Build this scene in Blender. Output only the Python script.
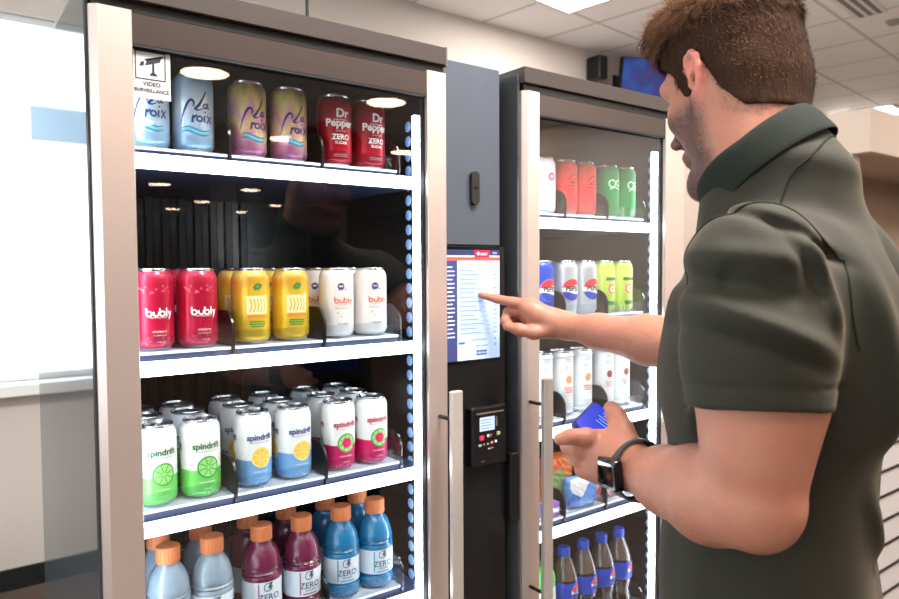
import bpy, math, random
import numpy as np
from mathutils import Vector, Matrix
from math import sin, cos, pi, radians, sqrt, atan2
random.seed(7); rng = np.random.default_rng(7)
for o in list(bpy.data.objects): bpy.data.objects.remove(o)
S = bpy.context.scene; COL = S.collection

# ------------------------------------------------------------------ camera
YAW, PITCH, ROLL = radians(37.0), radians(2.5), radians(0.3)
CAM = np.array([0, -1.10, 1.50])
FW = np.array([sin(YAW)*cos(PITCH), cos(YAW)*cos(PITCH), -sin(PITCH)])
r0 = np.array([cos(YAW), -sin(YAW), 0]); u0 = np.cross(r0, FW)
RT = r0*cos(ROLL) - u0*sin(ROLL); UP = np.cross(RT, FW)
cd = bpy.data.cameras.new('camera'); cam = bpy.data.objects.new('camera', cd); COL.objects.link(cam)
cam.matrix_world = Matrix(((RT[0], UP[0], -FW[0], CAM[0]), (RT[1], UP[1], -FW[1], CAM[1]), (RT[2], UP[2], -FW[2], CAM[2]), (0, 0, 0, 1)))
cd.sensor_width = 36; cd.lens = 705/899*36; cd.clip_start = .02; cd.clip_end = 100
cd.dof.use_dof = True; cd.dof.focus_distance = 1.12; cd.dof.aperture_fstop = 6.3
S.camera = cam
def at(px, py, z):            # a point seen at a pixel, z metres along the view axis
    return CAM + (FW + RT*(px-449.5)/705 + UP*(299.5-py)/705)*z

# ------------------------------------------------------------------ world, exposure
w = bpy.data.worlds.new('sky'); S.world = w; w.use_nodes = True
w.node_tree.nodes['Background'].inputs[0].default_value = (.82, .92, 1, 1)
w.node_tree.nodes['Background'].inputs[1].default_value = 3.2
S.view_settings.view_transform = 'Standard'; S.view_settings.look = 'None'
S.view_settings.gamma = 1; S.view_settings.use_curve_mapping = False
S.view_settings.exposure = 0.30
LED = 9.0; PANEL = 9.0; COLUMN = 11.0

def area(name, loc, size, power, color, rot=(0, 0, 0), sy=None):
    l = bpy.data.lights.new(name, 'AREA'); l.energy = power; l.color = color; l.size = size
    if sy: l.shape = 'RECTANGLE'; l.size_y = sy
    o = bpy.data.objects.new(name, l); COL.objects.link(o); o.location = loc; o.rotation_euler = rot
    return o
# daylight through the back window, and added side light from the left
area('outside_light', (-1.5, 3.25, 1.9), 6.4, 200, (.88, .95, 1), (radians(-90), 0, 0), 2.4)
area('outside_light', (-5.5, -2.5, 1.8), 2.6, 60, (.92, .97, 1), (0, radians(-90), 0), 8.0)  # side light added outside the unseen left wall opening

# ------------------------------------------------------------------ materials
MATS = {}
def lin(c):
    return tuple(((v/255)/12.92 if v/255 <= .04045 else ((v/255+.055)/1.055)**2.4) for v in c[:3]) + (1,)
def mat(name, col=(200, 200, 200), rough=.5, metal=0, emit=None, es=0, coat=0, trans=0, ior=1.45, sss=0, spec=.5, noise=0, nscale=20, bump=0, bscale=200, stretch=(1, 1, 1), alpha=1):
    if name in MATS: return MATS[name]
    m = bpy.data.materials.new(name); m.use_nodes = True; nt = m.node_tree
    b = nt.nodes['Principled BSDF']; I = b.inputs
    I['Base Color'].default_value = lin(col); I['Roughness'].default_value = rough; I['Metallic'].default_value = metal
    I['IOR'].default_value = ior; I['Transmission Weight'].default_value = trans; I['Coat Weight'].default_value = coat
    I['Specular IOR Level'].default_value = spec; I['Alpha'].default_value = alpha
    if emit: I['Emission Color'].default_value = lin(emit); I['Emission Strength'].default_value = es
    if sss: I['Subsurface Weight'].default_value = sss; I['Subsurface Radius'].default_value = (1, .35, .2); I['Subsurface Scale'].default_value = .006
    if noise or bump:
        tc = nt.nodes.new('ShaderNodeTexCoord'); mp = nt.nodes.new('ShaderNodeMapping')
        nt.links.new(tc.outputs['Object'], mp.inputs[0]); mp.inputs['Scale'].default_value = stretch
    if noise:
        n = nt.nodes.new('ShaderNodeTexNoise'); n.inputs['Scale'].default_value = nscale; n.inputs['Detail'].default_value = 4
        nt.links.new(mp.outputs[0], n.inputs['Vector'])
        mx = nt.nodes.new('ShaderNodeMix'); mx.data_type = 'RGBA'
        c = lin(col); mx.inputs[6].default_value = tuple(v*(1-noise) for v in c[:3]) + (1,)
        mx.inputs[7].default_value = tuple(min(1, v*(1+noise)) for v in c[:3]) + (1,)
        nt.links.new(n.outputs[0], mx.inputs[0]); nt.links.new(mx.outputs[2], I['Base Color'])
    if bump:
        n = nt.nodes.new('ShaderNodeTexNoise'); n.inputs['Scale'].default_value = bscale; n.inputs['Detail'].default_value = 3
        nt.links.new(mp.outputs[0], n.inputs['Vector'])
        bp = nt.nodes.new('ShaderNodeBump'); bp.inputs['Strength'].default_value = bump; bp.inputs['Distance'].default_value = .002
        nt.links.new(n.outputs[0], bp.inputs['Height']); nt.links.new(bp.outputs[0], I['Normal'])
    MATS[name] = m; return m
def glass_mat(name, tint=(1, 1, 1), ior=1.45, boost=0.0, panes=1.0):
    if name in MATS: return MATS[name]
    m = bpy.data.materials.new(name); m.use_nodes = True; nt = m.node_tree; nt.nodes.clear()
    out = nt.nodes.new('ShaderNodeOutputMaterial'); t = nt.nodes.new('ShaderNodeBsdfTransparent'); g = nt.nodes.new('ShaderNodeBsdfGlossy')
    t.inputs[0].default_value = tint + (1,); g.inputs['Roughness'].default_value = 0.0
    f = nt.nodes.new('ShaderNodeFresnel'); f.inputs[0].default_value = ior
    ad = nt.nodes.new('ShaderNodeMath'); ad.operation = 'ADD'; ad.inputs[1].default_value = boost
    mx = nt.nodes.new('ShaderNodeMixShader'); nt.links.new(f.outputs[0], ad.inputs[0])
    ge = nt.nodes.new('ShaderNodeNewGeometry'); iv = nt.nodes.new('ShaderNodeMath'); iv.operation = 'SUBTRACT'; iv.inputs[0].default_value = 1   # only the outer face mirrors
    f2 = nt.nodes.new('ShaderNodeMath'); f2.operation = 'MULTIPLY'; f2.inputs[1].default_value = panes; f2.use_clamp = True; nt.links.new(f.outputs[0], f2.inputs[0]); nt.links.new(f2.outputs[0], ad.inputs[0])   # double glazing mirrors more
    nt.links.new(ge.outputs['Backfacing'], iv.inputs[1]); mu = nt.nodes.new('ShaderNodeMath'); mu.operation = 'MULTIPLY'
    nt.links.new(ad.outputs[0], mu.inputs[0]); nt.links.new(iv.outputs[0], mu.inputs[1]); nt.links.new(mu.outputs[0], mx.inputs[0])
    nt.links.new(t.outputs[0], mx.inputs[1]); nt.links.new(g.outputs[0], mx.inputs[2]); nt.links.new(mx.outputs[0], out.inputs[0])
    MATS[name] = m; return m
def ramp_mat(name, stops, axis='Z', h=.132, rough=.3, metal=.25, noise=0, nscale=30, stretch=(1, 1, 1), interp='LINEAR'):
    """albedo bands printed along a can or label (object space)"""
    if name in MATS: return MATS[name]
    m = mat(name, rough=rough, metal=metal); nt = m.node_tree; b = nt.nodes['Principled BSDF']
    tc = nt.nodes.new('ShaderNodeTexCoord'); sx = nt.nodes.new('ShaderNodeSeparateXYZ'); nt.links.new(tc.outputs['Object'], sx.inputs[0])
    dv = nt.nodes.new('ShaderNodeMath'); dv.operation = 'DIVIDE'; dv.inputs[1].default_value = h
    nt.links.new(sx.outputs[axis], dv.inputs[0]); src = dv.outputs[0]
    if noise:
        mp = nt.nodes.new('ShaderNodeMapping'); mp.inputs['Scale'].default_value = stretch; nt.links.new(tc.outputs['Object'], mp.inputs[0])
        n = nt.nodes.new('ShaderNodeTexNoise'); n.inputs['Scale'].default_value = nscale; nt.links.new(mp.outputs[0], n.inputs['Vector'])
        ma = nt.nodes.new('ShaderNodeMath'); ma.operation = 'MULTIPLY_ADD'; ma.inputs[1].default_value = noise; 
        s2 = nt.nodes.new('ShaderNodeMath'); s2.operation = 'SUBTRACT'; s2.inputs[1].default_value = .5
        nt.links.new(n.outputs[0], s2.inputs[0]); nt.links.new(s2.outputs[0], ma.inputs[0]); nt.links.new(src, ma.inputs[2]); src = ma.outputs[0]
    cr = nt.nodes.new('ShaderNodeValToRGB'); cr.color_ramp.interpolation = interp
    el = cr.color_ramp.elements
    el[0].position, el[0].color = stops[0][0], lin(stops[0][1]); el[1].position, el[1].color = stops[-1][0], lin(stops[-1][1])
    for p, c in stops[1:-1]:
        e = el.new(p); e.color = lin(c)
    nt.links.new(src, cr.inputs[0]); nt.links.new(cr.outputs[0], b.inputs['Base Color'])
    return m

ALU = mat('brushed_aluminium', (222, 204, 196), .34, .72, noise=.05, nscale=60, stretch=(40, 40, .6))
ALUD = mat('handle_aluminium', (206, 196, 188), .34, .45)
DBRN = mat('dark_bronze_metal', (74, 64, 60), .34, .55)
CROWN = mat('crown_metal', (66, 58, 55), .42, .35)
BLK = mat('black_plastic', (16, 17, 18), .38)
BLKG = mat('black_gloss', (10, 11, 12), .12)
GASKET = mat('dark_gasket', (22, 22, 28), .6)
SIDEP = mat('glossy_side_panel', (72, 74, 76), .06)
LINER = mat('black_liner', (13, 15, 17), .25)
SHELFM = mat('dark_shelf', (44, 54, 84), .4, .2)
TRAYM = mat('white_tray', (205, 210, 222), .35)
DIVM = mat('black_divider', (12, 12, 14), .3)
CLEAR = glass_mat('clear_plastic', (.93, .96, .98), 1.40, .05)
GLASS = glass_mat('door_glass', (.955, .97, .965), 1.5, .0, 2.6)
PANE = glass_mat('window_glass', (.97, .985, .98), 1.45)
LEDM = mat('led_white', (255, 255, 255), .5, emit=(236, 244, 255), es=LED)
COLM = mat('led_column', (255, 255, 255), .5, emit=(232, 242, 255), es=COLUMN)
SLATE = mat('slate_panel', (82, 88, 99), .45, .25)
ALCAN = mat('can_aluminium', (205, 208, 212), .25, 1.0)
WHITEI = mat('white_ink', (238, 240, 240), .35)

# ------------------------------------------------------------------ mesh helpers
class MB:
    def __init__(s): s.v = []; s.f = []; s.m = []
    def add(s, V, F, mi=0):
        n = len(s.v); s.v += [tuple(map(float, p)) for p in V]; s.f += [tuple(i+n for i in f) for f in F]; s.m += [mi]*len(F); return s
    def box(s, x0, x1, y0, y1, z0, z1, mi=0):
        V = [(x, y, z) for x in (x0, x1) for y in (y0, y1) for z in (z0, z1)]
        return s.add(V, [(0, 1, 3, 2), (4, 6, 7, 5), (0, 4, 5, 1), (2, 3, 7, 6), (0, 2, 6, 4), (1, 5, 7, 3)], mi)
    def bbox(s, x0, x1, y0, y1, z0, z1, b=.003, mi=0):      # box with chamfered vertical and horizontal edges
        n = len(s.v)
        def ring(z, i):
            return [(x0+i+b, y0+i, z), (x1-i-b, y0+i, z), (x1-i, y0+i+b, z), (x1-i, y1-i-b, z), (x1-i-b, y1-i, z), (x0+i+b, y1-i, z), (x0+i, y1-i-b, z), (x0+i, y0+i+b, z)]
        V = ring(z0, b)+ring(z0+b, 0)+ring(z1-b, 0)+ring(z1, b); F = []
        for k in range(3):
            for j in range(8): F.append((k*8+j, k*8+(j+1) % 8, k*8+8+(j+1) % 8, k*8+8+j))
        F.append(tuple(range(7, -1, -1))); F.append(tuple(range(24, 32)))
        return s.add(V, F, mi)
    def lathe(s, prof, n=40, c=(0, 0, 0), mi=0, caps=True):
        V = [(c[0]+r*cos(2*pi*j/n), c[1]+r*sin(2*pi*j/n), c[2]+z) for r, z in prof for j in range(n)]; F = []
        for k in range(len(prof)-1):
            for j in range(n): F.append((k*n+j, k*n+(j+1) % n, (k+1)*n+(j+1) % n, (k+1)*n+j))
        if caps: F.append(tuple(range(n-1, -1, -1))); F.append(tuple(range((len(prof)-1)*n, len(prof)*n)))
        return s.add(V, F, mi)
    def tube(s, P, r, n=10, mi=0, caps=True):
        P = [Vector(p) for p in P]; R = r if hasattr(r, '__len__') else [r]*len(P); V = []; F = []
        up = Vector((0, 0, 1)); prev = None
        for i, p in enumerate(P):
            t = (P[min(i+1, len(P)-1)]-P[max(i-1, 0)]).normalized()
            a = (prev-t*prev.dot(t)) if prev else (up.cross(t) if abs(t.z) < .95 else Vector((1, 0, 0)).cross(t))
            a.normalize(); prev = a; b = t.cross(a)
            V += [p+a*R[i]*cos(2*pi*j/n)+b*R[i]*sin(2*pi*j/n) for j in range(n)]
        for k in range(len(P)-1):
            for j in range(n): F.append((k*n+j, k*n+(j+1) % n, (k+1)*n+(j+1) % n, (k+1)*n+j))
        if caps: F.append(tuple(range(n-1, -1, -1))); F.append(tuple(range((len(P)-1)*n, len(P)*n)))
        return s.add(V, F, mi)
    def prism(s, poly, fn, mi=0):   # poly 2D; fn(u,v,k) -> 3D, k=0/1
        n = len(poly); V = [fn(u, v, 0) for u, v in poly]+[fn(u, v, 1) for u, v in poly]
        F = [tuple(range(n)), tuple(range(2*n-1, n-1, -1))]+[(i, i+n, (i+1) % n+n, (i+1) % n) for i in range(n)]
        return s.add(V, F, mi)
    def build(s, name, mats, parent=None, smooth=False, bev=0, loc=(0, 0, 0), rz=0, ang=35):
        me = bpy.data.meshes.new(name); me.from_pydata(s.v, [], s.f); me.update()
        for m in (mats if isinstance(mats, (list, tuple)) else [mats]): me.materials.append(m)
        me.polygons.foreach_set('material_index', s.m)
        if smooth:
            me.polygons.foreach_set('use_smooth', [True]*len(s.f)); me.set_sharp_from_angle(angle=radians(ang))
        o = bpy.data.objects.new(name, me); COL.objects.link(o); o.location = loc; o.rotation_euler = (0, 0, rz)
        if parent: o.parent = parent
        if bev:
            md = o.modifiers.new('bevel', 'BEVEL'); md.width = bev; md.segments = 2; md.limit_method = 'ANGLE'
        return o
def empty(name, loc=(0, 0, 0), rz=0):
    o = bpy.data.objects.new(name, None); o.empty_display_size = .05; COL.objects.link(o); o.location = loc; o.rotation_euler = (0, 0, rz); return o
def tag(o, label=None, cat=None, group=None, kind=None):
    if label: o['label'] = label
    if cat: o['category'] = cat
    if group: o['group'] = group
    if kind: o['kind'] = kind
    return o
def struct(o): o['kind'] = 'structure'; return o

_tc = {}
def glyphs(txt, size, bold=0.0, shear=0.0):
    k = (txt, round(bold, 4), shear)
    if k not in _tc:
        c = bpy.data.curves.new('t', 'FONT'); c.body = txt; c.size = 1; c.offset = bold; c.shear = shear; c.align_x = 'CENTER'; c.resolution_u = 3
        o = bpy.data.objects.new('t', c); COL.objects.link(o)
        dg = bpy.context.evaluated_depsgraph_get(); me = o.evaluated_get(dg).to_mesh()
        V = [(v.co.x, v.co.y) for v in me.vertices]; F = [tuple(p.vertices) for p in me.polygons]
        o.evaluated_get(dg).to_mesh_clear(); bpy.data.objects.remove(o); bpy.data.curves.remove(c)
        _tc[k] = (V, F)
    V, F = _tc[k]; return [(x*size, y*size) for x, y in V], F
def stroke(pts, w, n=6):
    """2-D brush stroke through points (Catmull-Rom) -> verts, quads"""
    P = [np.array(p, float) for p in pts]; Q = []
    for i in range(len(P)-1):
        a = P[max(i-1, 0)]; b = P[i]; c = P[i+1]; d = P[min(i+2, len(P)-1)]
        for t in np.linspace(0, 1, n, endpoint=False):
            Q.append(.5*((2*b)+(-a+c)*t+(2*a-5*b+4*c-d)*t*t+(-a+3*b-3*c+d)*t**3))
    Q.append(P[-1]); V = []; F = []
    for i, q in enumerate(Q):
        t = Q[min(i+1, len(Q)-1)]-Q[max(i-1, 0)]; t /= (np.linalg.norm(t)+1e-9); nrm = np.array((-t[1], t[0]))
        ww = w(i/(len(Q)-1)) if callable(w) else w
        V += [tuple(q+nrm*ww/2), tuple(q-nrm*ww/2)]
        if i: F.append((2*i-2, 2*i-1, 2*i+1, 2*i))
    return V, F
def disc(cx, cy, r, n=28, r0=0, a0=0, a1=2*pi, rings=3):
    V = []; F = []
    for k in range(rings+1):
        rr = r0+(r-r0)*k/rings
        for j in range(n+1):
            a = a0+(a1-a0)*j/n; V.append((cx+rr*cos(a), cy+rr*sin(a)))
    for k in range(rings):
        for j in range(n): F.append((k*(n+1)+j, k*(n+1)+j+1, (k+1)*(n+1)+j+1, (k+1)*(n+1)+j))
    return V, F
def rect2(x0, x1, y0, y1, nx=8):
    V = [(x0+(x1-x0)*i/nx, y) for i in range(nx+1) for y in (y0, y1)]
    return V, [(2*i, 2*i+1, 2*i+3, 2*i+2) for i in range(nx)]
def wrap(mb, VF, r, z, mi, ox=0, turn=0.0, lift=.0004):
    V, F = VF; R = r+lift
    mb.add([(R*sin((x+ox)/r+turn), -R*cos((x+ox)/r+turn), y+z) for x, y in V], F, mi)
def flat(mb, VF, fn, mi):
    V, F = VF; mb.add([fn(x, y) for x, y in V], F, mi)

# ------------------------------------------------------------------ the room
YB, ZC, XL, XR, YF = 2.75, 3.22, -5.0, 12.0, -22.0
WALL = mat('cream_wall_paint', (214, 203, 194), .85, bump=.1, bscale=300)
carpet = mat('carpet', (92, 78, 68), .95, noise=.45, nscale=9, bump=.6, bscale=400)
def ceil_mat():
    m = mat('ceiling_tiles', (232, 230, 228), .9); nt = m.node_tree; b = nt.nodes['Principled BSDF']
    tc = nt.nodes.new('ShaderNodeTexCoord'); mp = nt.nodes.new('ShaderNodeMapping'); mp.inputs['Rotation'].default_value = (0, 0, radians(-6.8))
    nt.links.new(tc.outputs['Object'], mp.inputs[0]); sx = nt.nodes.new('ShaderNodeSeparateXYZ'); nt.links.new(mp.outputs[0], sx.inputs[0])
    ms = []
    a = radians(-6.8); offs = (5.78*cos(a)-1.4*sin(a), 5*sin(a)+1.211*cos(a))
    for ax, of in (('X', offs[0]), ('Y', offs[1])):
        s1 = nt.nodes.new('ShaderNodeMath'); s1.operation = 'SUBTRACT'; s1.inputs[1].default_value = of-60+.0; nt.links.new(sx.outputs[ax], s1.inputs[0])
        d = nt.nodes.new('ShaderNodeMath'); d.operation = 'DIVIDE'; d.inputs[1].default_value = .6; nt.links.new(s1.outputs[0], d.inputs[0])
        ad = nt.nodes.new('ShaderNodeMath'); ad.operation = 'ADD'; ad.inputs[1].default_value = .02; nt.links.new(d.outputs[0], ad.inputs[0])
        fr = nt.nodes.new('ShaderNodeMath'); fr.operation = 'FRACT'; nt.links.new(ad.outputs[0], fr.inputs[0])
        lt = nt.nodes.new('ShaderNodeMath'); lt.operation = 'LESS_THAN'; lt.inputs[1].default_value = .042; nt.links.new(fr.outputs[0], lt.inputs[0]); ms.append(lt)
    mxm = nt.nodes.new('ShaderNodeMath'); mxm.operation = 'MAXIMUM'; nt.links.new(ms[0].outputs[0], mxm.inputs[0]); nt.links.new(ms[1].outputs[0], mxm.inputs[1])
    mx = nt.nodes.new('ShaderNodeMix'); mx.data_type = 'RGBA'; mx.inputs[6].default_value = lin((247, 246, 245)); mx.inputs[7].default_value = lin((206, 204, 204))
    nt.links.new(mxm.outputs[0], mx.inputs[0]); nt.links.new(mx.outputs[2], b.inputs['Base Color'])
    return m
struct(MB().box(XL, XR, YF, YB+.2, -.1, 0).build('floor', carpet))
struct(MB().box(XL, XR, YF, YB+.2, ZC, ZC+.1).build('ceiling', ceil_mat()))
WX0, WX1, WZ0, WZ1 = -4.4, 1.35, .98, 2.69
struct(MB().box(XL, XR, YB, YB+.2, 0, WZ0).box(XL, XR, YB, YB+.2, WZ1, ZC).box(XL, WX0, YB, YB+.2, WZ0, WZ1).box(WX1, XR, YB, YB+.2, WZ0, WZ1).build('wall_back', WALL))
struct(MB().box(XR, XR+.1, YF, YB, 0, ZC).build('wall_right', WALL))
struct(MB().box(6.2, 6.35, -6.5, -1.6, 0, ZC).build('wall_side', WALL))
dark = mat('brown_wall', (96, 78, 66), .7, noise=.2, nscale=2)
struct(MB().box(XL, XR, YF-.1, YF, 0, ZC).build('wall_front', dark))
struct(MB().box(XL-.2, XL, YF, -6.2, 0, ZC).box(XL-.2, XL, 1.2, YB, 0, ZC).box(XL-.2, XL, -6.2, 1.2, 0, .6).box(XL-.2, XL, -6.2, 1.2, 2.8, ZC).build('wall_left', WALL))
BASEB = mat('rubber_baseboard', (30, 32, 33), .5)
struct(MB().box(XL, XR, YB-.012, YB, 0, .10).build('baseboard_back', BASEB))
WFR = mat('window_frame_white', (222, 226, 228), .4)
f = MB()
for x in (WX0, -2.5, -.55, WX1-.06): f.box(x, x+.06, YB+.02, YB+.09, WZ0, 2.12)
for x in (WX0, -2.5, -.55, WX1-.06): f.box(x, x+.06, YB+.02, YB+.09, 2.285, WZ1)
f.box(WX0, WX1, YB+.02, YB+.09, WZ0, WZ0+.035).box(WX0, WX1, YB+.02, YB+.09, WZ1-.035, WZ1)
wf = struct(f.build('window_1', WFR, bev=.003))
TRL = bpy.data.materials.new('frosted_transom'); TRL.use_nodes = True; nt = TRL.node_tree; b = nt.nodes['Principled BSDF']; b.inputs['Base Color'].default_value = lin((225, 232, 238))
tl = nt.nodes.new('ShaderNodeBsdfTranslucent'); tl.inputs[0].default_value = lin((205, 222, 236)); mx = nt.nodes.new('ShaderNodeMixShader'); mx.inputs[0].default_value = .45
nt.links.new(b.outputs[0], mx.inputs[1]); nt.links.new(tl.outputs[0], mx.inputs[2]); nt.links.new(mx.outputs[0], nt.nodes['Material Output'].inputs[0])
MB().box(WX0, WX1, YB+.03, YB+.045, 2.12, 2.285).build('frosted_band', TRL, wf)
MB().box(WX0+.06, WX1-.06, YB+.05, YB+.056, WZ0+.035, WZ1-.035).build('window_pane', PANE, wf)
MB().box(WX0-.05, WX1+.05, YB-.10, YB+.02, .925, .98).build('window_sill', mat('white_sill', (238, 238, 236), .4), wf, bev=.004)
f = MB()
for y in (-6.2, -3.8, -1.3, 1.14): f.box(XL-.09, XL-.02, y, y+.06, .6, 2.8)
f.box(XL-.09, XL-.02, -6.2, 1.2, .6, .66).box(XL-.09, XL-.02, -6.2, 1.2, 2.74, 2.8)
wf2 = struct(f.build('added_side_window', WFR))  # unseen left-wall window, added to let in side light
MB().box(XL-.06, XL-.055, -6.2, 1.2, .66, 2.74).build('window_pane', PANE, wf2)
# columns of the hall behind the camera (seen only as reflections)
struct(MB().box(4.75, 5.15, -13.2, -12.8, 0, ZC).box(7.4, 7.7, -13.2, -12.9, 0, ZC).build('trim_1', mat('grey_column', (170, 165, 160), .7)))

# ceiling lights
LAMPW = mat('downlight_diffuser', (255, 255, 255), .5, emit=(255, 220, 186), es=PANEL*2.2)
LAMPC = mat('panel_diffuser', (255, 255, 255), .5, emit=(250, 250, 255), es=PANEL*.7)
TRIMM = mat('light_trim', (225, 225, 225), .4)
def downlight(x, y, label, first=[None]):
    if first[0] is None:
        r = empty('ceiling_downlight'); 
        MB().lathe([(.20, 0), (.215, -.006), (.235, -.006), (.24, 0)], 32).build('trim_ring', TRIMM, r, True)
        MB().lathe([(.20, -.002), (.195, -.005), (.0001, -.006)], 32, caps=False).build('diffuser', LAMPW, r, True)
        first[0] = r
    else:
        s = first[0]; r = s.copy(); COL.objects.link(r)
        for ch in [c for c in bpy.data.objects if c.parent == s]:
            c = ch.copy(); COL.objects.link(c); c.parent = r
    r.location = (x, y, ZC); tag(r, label, 'ceiling light', 'round ceiling downlights in rows over the hall')
ORD = ['first', 'second', 'third', 'fourth', 'fifth', 'sixth', 'seventh']
for ry, y in enumerate((-2.35, -5.15, -7.65, -10.4, -13.7, -16.9, -19.5)):
    for rx, x in enumerate((-1.7, .2, 2.06, 3.92, 5.8, 7.75)):
        downlight(x, y, 'round warm downlight behind the camera, %s row back, %s from the window side' % (ORD[ry], ORD[rx]))
def troffer(x, y, label, power=24):
    r = empty('ceiling_light_panel', (x, y, ZC), radians(6.8))
    MB().box(-.3, .3, -.3, -.27, -.012, 0).box(-.3, .3, .27, .3, -.012, 0).box(-.3, -.27, -.27, .27, -.012, 0).box(.27, .3, -.27, .27, -.012, 0).build('frame', TRIMM, r)
    MB().box(-.27, .27, -.27, .27, -.008, -.002).build('diffuser', LAMPC, r); tag(r, label, 'ceiling light')
    if power: area('panel_light', (x, y, ZC-.02), .54, power, (1, .95, .9), (0, 0, 0), .54)
troffer(3.30, 1.95, 'square ceiling light panel above the coolers, cut by the top of the picture')
troffer(8.55, 2.42, 'small bright square ceiling light panel above the beige partition at the far right')
troffer(1.0, -1.0, 'added square ceiling light panel straight above the man, out of view', 90)  # added out-of-view key light for the tops of head and shoulders
troffer(-.4, -1.4, 'square ceiling light panel over the place left of the camera', 8)
troffer(2.3, -1.5, 'added square ceiling light panel behind the man, out of view', 30)  # added out-of-view lamp that brightens his back from the right
troffer(5.0, -.9, 'square ceiling light panel over the beige partition corner')
troffer(5.0, -4.2, 'square ceiling light panel by the cream side wall behind the camera', 60)
troffer(6.3, -.6, 'square ceiling light panel above the beige partition')
# slotted air diffuser and sprinkler
a = radians(6.8)
v = empty('ceiling_vent', (4.95, 1.03, ZC), a)
MB().box(-.30, .30, -.10, .10, -.012, 0).build('frame', TRIMM, v, bev=.002)
m = MB()
for k in range(3): m.box(-.28, .28, -.075+k*.055, -.045+k*.055, -.0135, -.0125)
m.build('slot', mat('vent_slot', (120, 118, 116), .6), v); tag(v, 'white slotted air vent in the ceiling tiles at the upper right', 'air vent')
s_ = empty('ceiling_sprinkler', (5.52, 1.03, ZC)); MB().lathe([(.001, -.03), (.03, -.028), (.045, -.012), (.055, 0)], 24, caps=False).build('cover_plate', mat('grey_plate', (150, 148, 146), .4), s_, True)
tag(s_, 'round grey cover plate of a ceiling sprinkler beside the slotted vent', 'sprinkler')

# television high on the back wall
def quadbox(name, c, ux, uy, nn, w, h, d, m, parent=None, bev=0):
    """box centred at c, width along ux, height along uy, depth d along nn (front at c)"""
    c, ux, uy, nn = map(np.array, (c, ux, uy, nn)); mb = MB(); V = [c+ux*x*w/2+uy*y*h/2-nn*z*d for x in (-1, 1) for y in (-1, 1) for z in (1, 0)]
    mb.add(V, [(0, 1, 3, 2), (4, 6, 7, 5), (0, 4, 5, 1), (2, 3, 7, 6), (0, 2, 6, 4), (1, 5, 7, 3)]); return mb.build(name, m, parent, bev=bev)
tvm = mat('tv_picture', (30, 50, 120), .3); nt = tvm.node_tree
tc = nt.nodes.new('ShaderNodeTexCoord'); n = nt.nodes.new('ShaderNodeTexNoise'); n.inputs['Scale'].default_value = 6; nt.links.new(tc.outputs['Object'], n.inputs[0])
cr = nt.nodes.new('ShaderNodeValToRGB'); cr.color_ramp.elements[0].position = .38; cr.color_ramp.elements[0].color = lin((30, 100, 190)); cr.color_ramp.elements[1].position = .62; cr.color_ramp.elements[1].color = lin((96, 50, 110))
e = cr.color_ramp.elements.new(.5); e.color = lin((44, 52, 130))
nt.links.new(n.outputs[0], cr.inputs[0]); nt.links.new(cr.outputs[0], nt.nodes['Principled BSDF'].inputs['Emission Color']); nt.nodes['Principled BSDF'].inputs['Emission Strength'].default_value = .32
tv = empty('wall_television', (4.60, 2.45, 2.87))
nn = np.array((-.35, -.92, -.17)); nn /= np.linalg.norm(nn); ux = np.cross((0, 0, 1), nn)*-1; ux = np.array((ux[0], ux[1], 0)); ux /= np.linalg.norm(ux); uy = np.cross(nn, ux); uy = uy if uy[2] > 0 else -uy
def tvat(x, y, z=0): return tuple(ux*x+uy*y+nn*z+np.array((.10, 0, .12)))
quadbox('bezel', tvat(0, 0), ux, uy, nn, .56, .315, .04, BLK, tv, .004)
quadbox('screen', tvat(0, .005, .003), ux, uy, nn, .53, .29, .002, tvm, tv)
MB().tube([tvat(-.05, 0, -.04), (.05, .2, .1), (.05, .3, .1)], .025).box(-.02, .12, .28, .3, 0, .2).build('wall_bracket', BLK, tv)
tag(tv, 'wall television with a blue picture, tilted, between the right cooler top and the ceiling', 'television')
sp = empty('wall_speaker', (4.30, 2.68, 3.06)); MB().bbox(-.05, .05, -.08, .06, -.09, .09, .008).build('housing', BLK, sp); MB().box(-.02, .02, .055, .07, -.03, .03).build('bracket', BLK, sp)
tag(sp, 'small black box on the wall just left of the television', 'speaker')

# bulkhead at the far right
BK = mat('beige_panel', (206, 186, 170), .7)
bk = empty("beige_partition", (4.332, .675, 0))
MB().bbox(0, 3.2, 0, 1.6, 2.15, 2.40, .004).build('upper_panel', BK, bk)
MB().box(.0, .10, .10, 1.6, 0, 2.15).build('side_panel', BK, bk)
MB().box(.10, 3.2, .55, .65, 0, 2.15).build('recess_panel', mat('tan_panel', (176, 150, 130), .7), bk)
tag(bk, 'beige built-in partition with an overhanging upper panel, behind the man at the far right', 'partition')
sw = empty('slat_wall_rack', (2.25, -.05, 0))
m = MB(); m.box(0, 1.0, 0, .03, .1, .95); m.build('panel', mat('rack_white', (206, 200, 198), .5), sw)
m = MB()
for k in range(9): m.box(0, 1.0, -.004, .001, .14+k*.090, .149+k*.090)
m.build('slot', BLK, sw); tag(sw, 'pale slatted display panel with dark grooves, a sliver seen right of the man', 'display rack')

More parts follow.
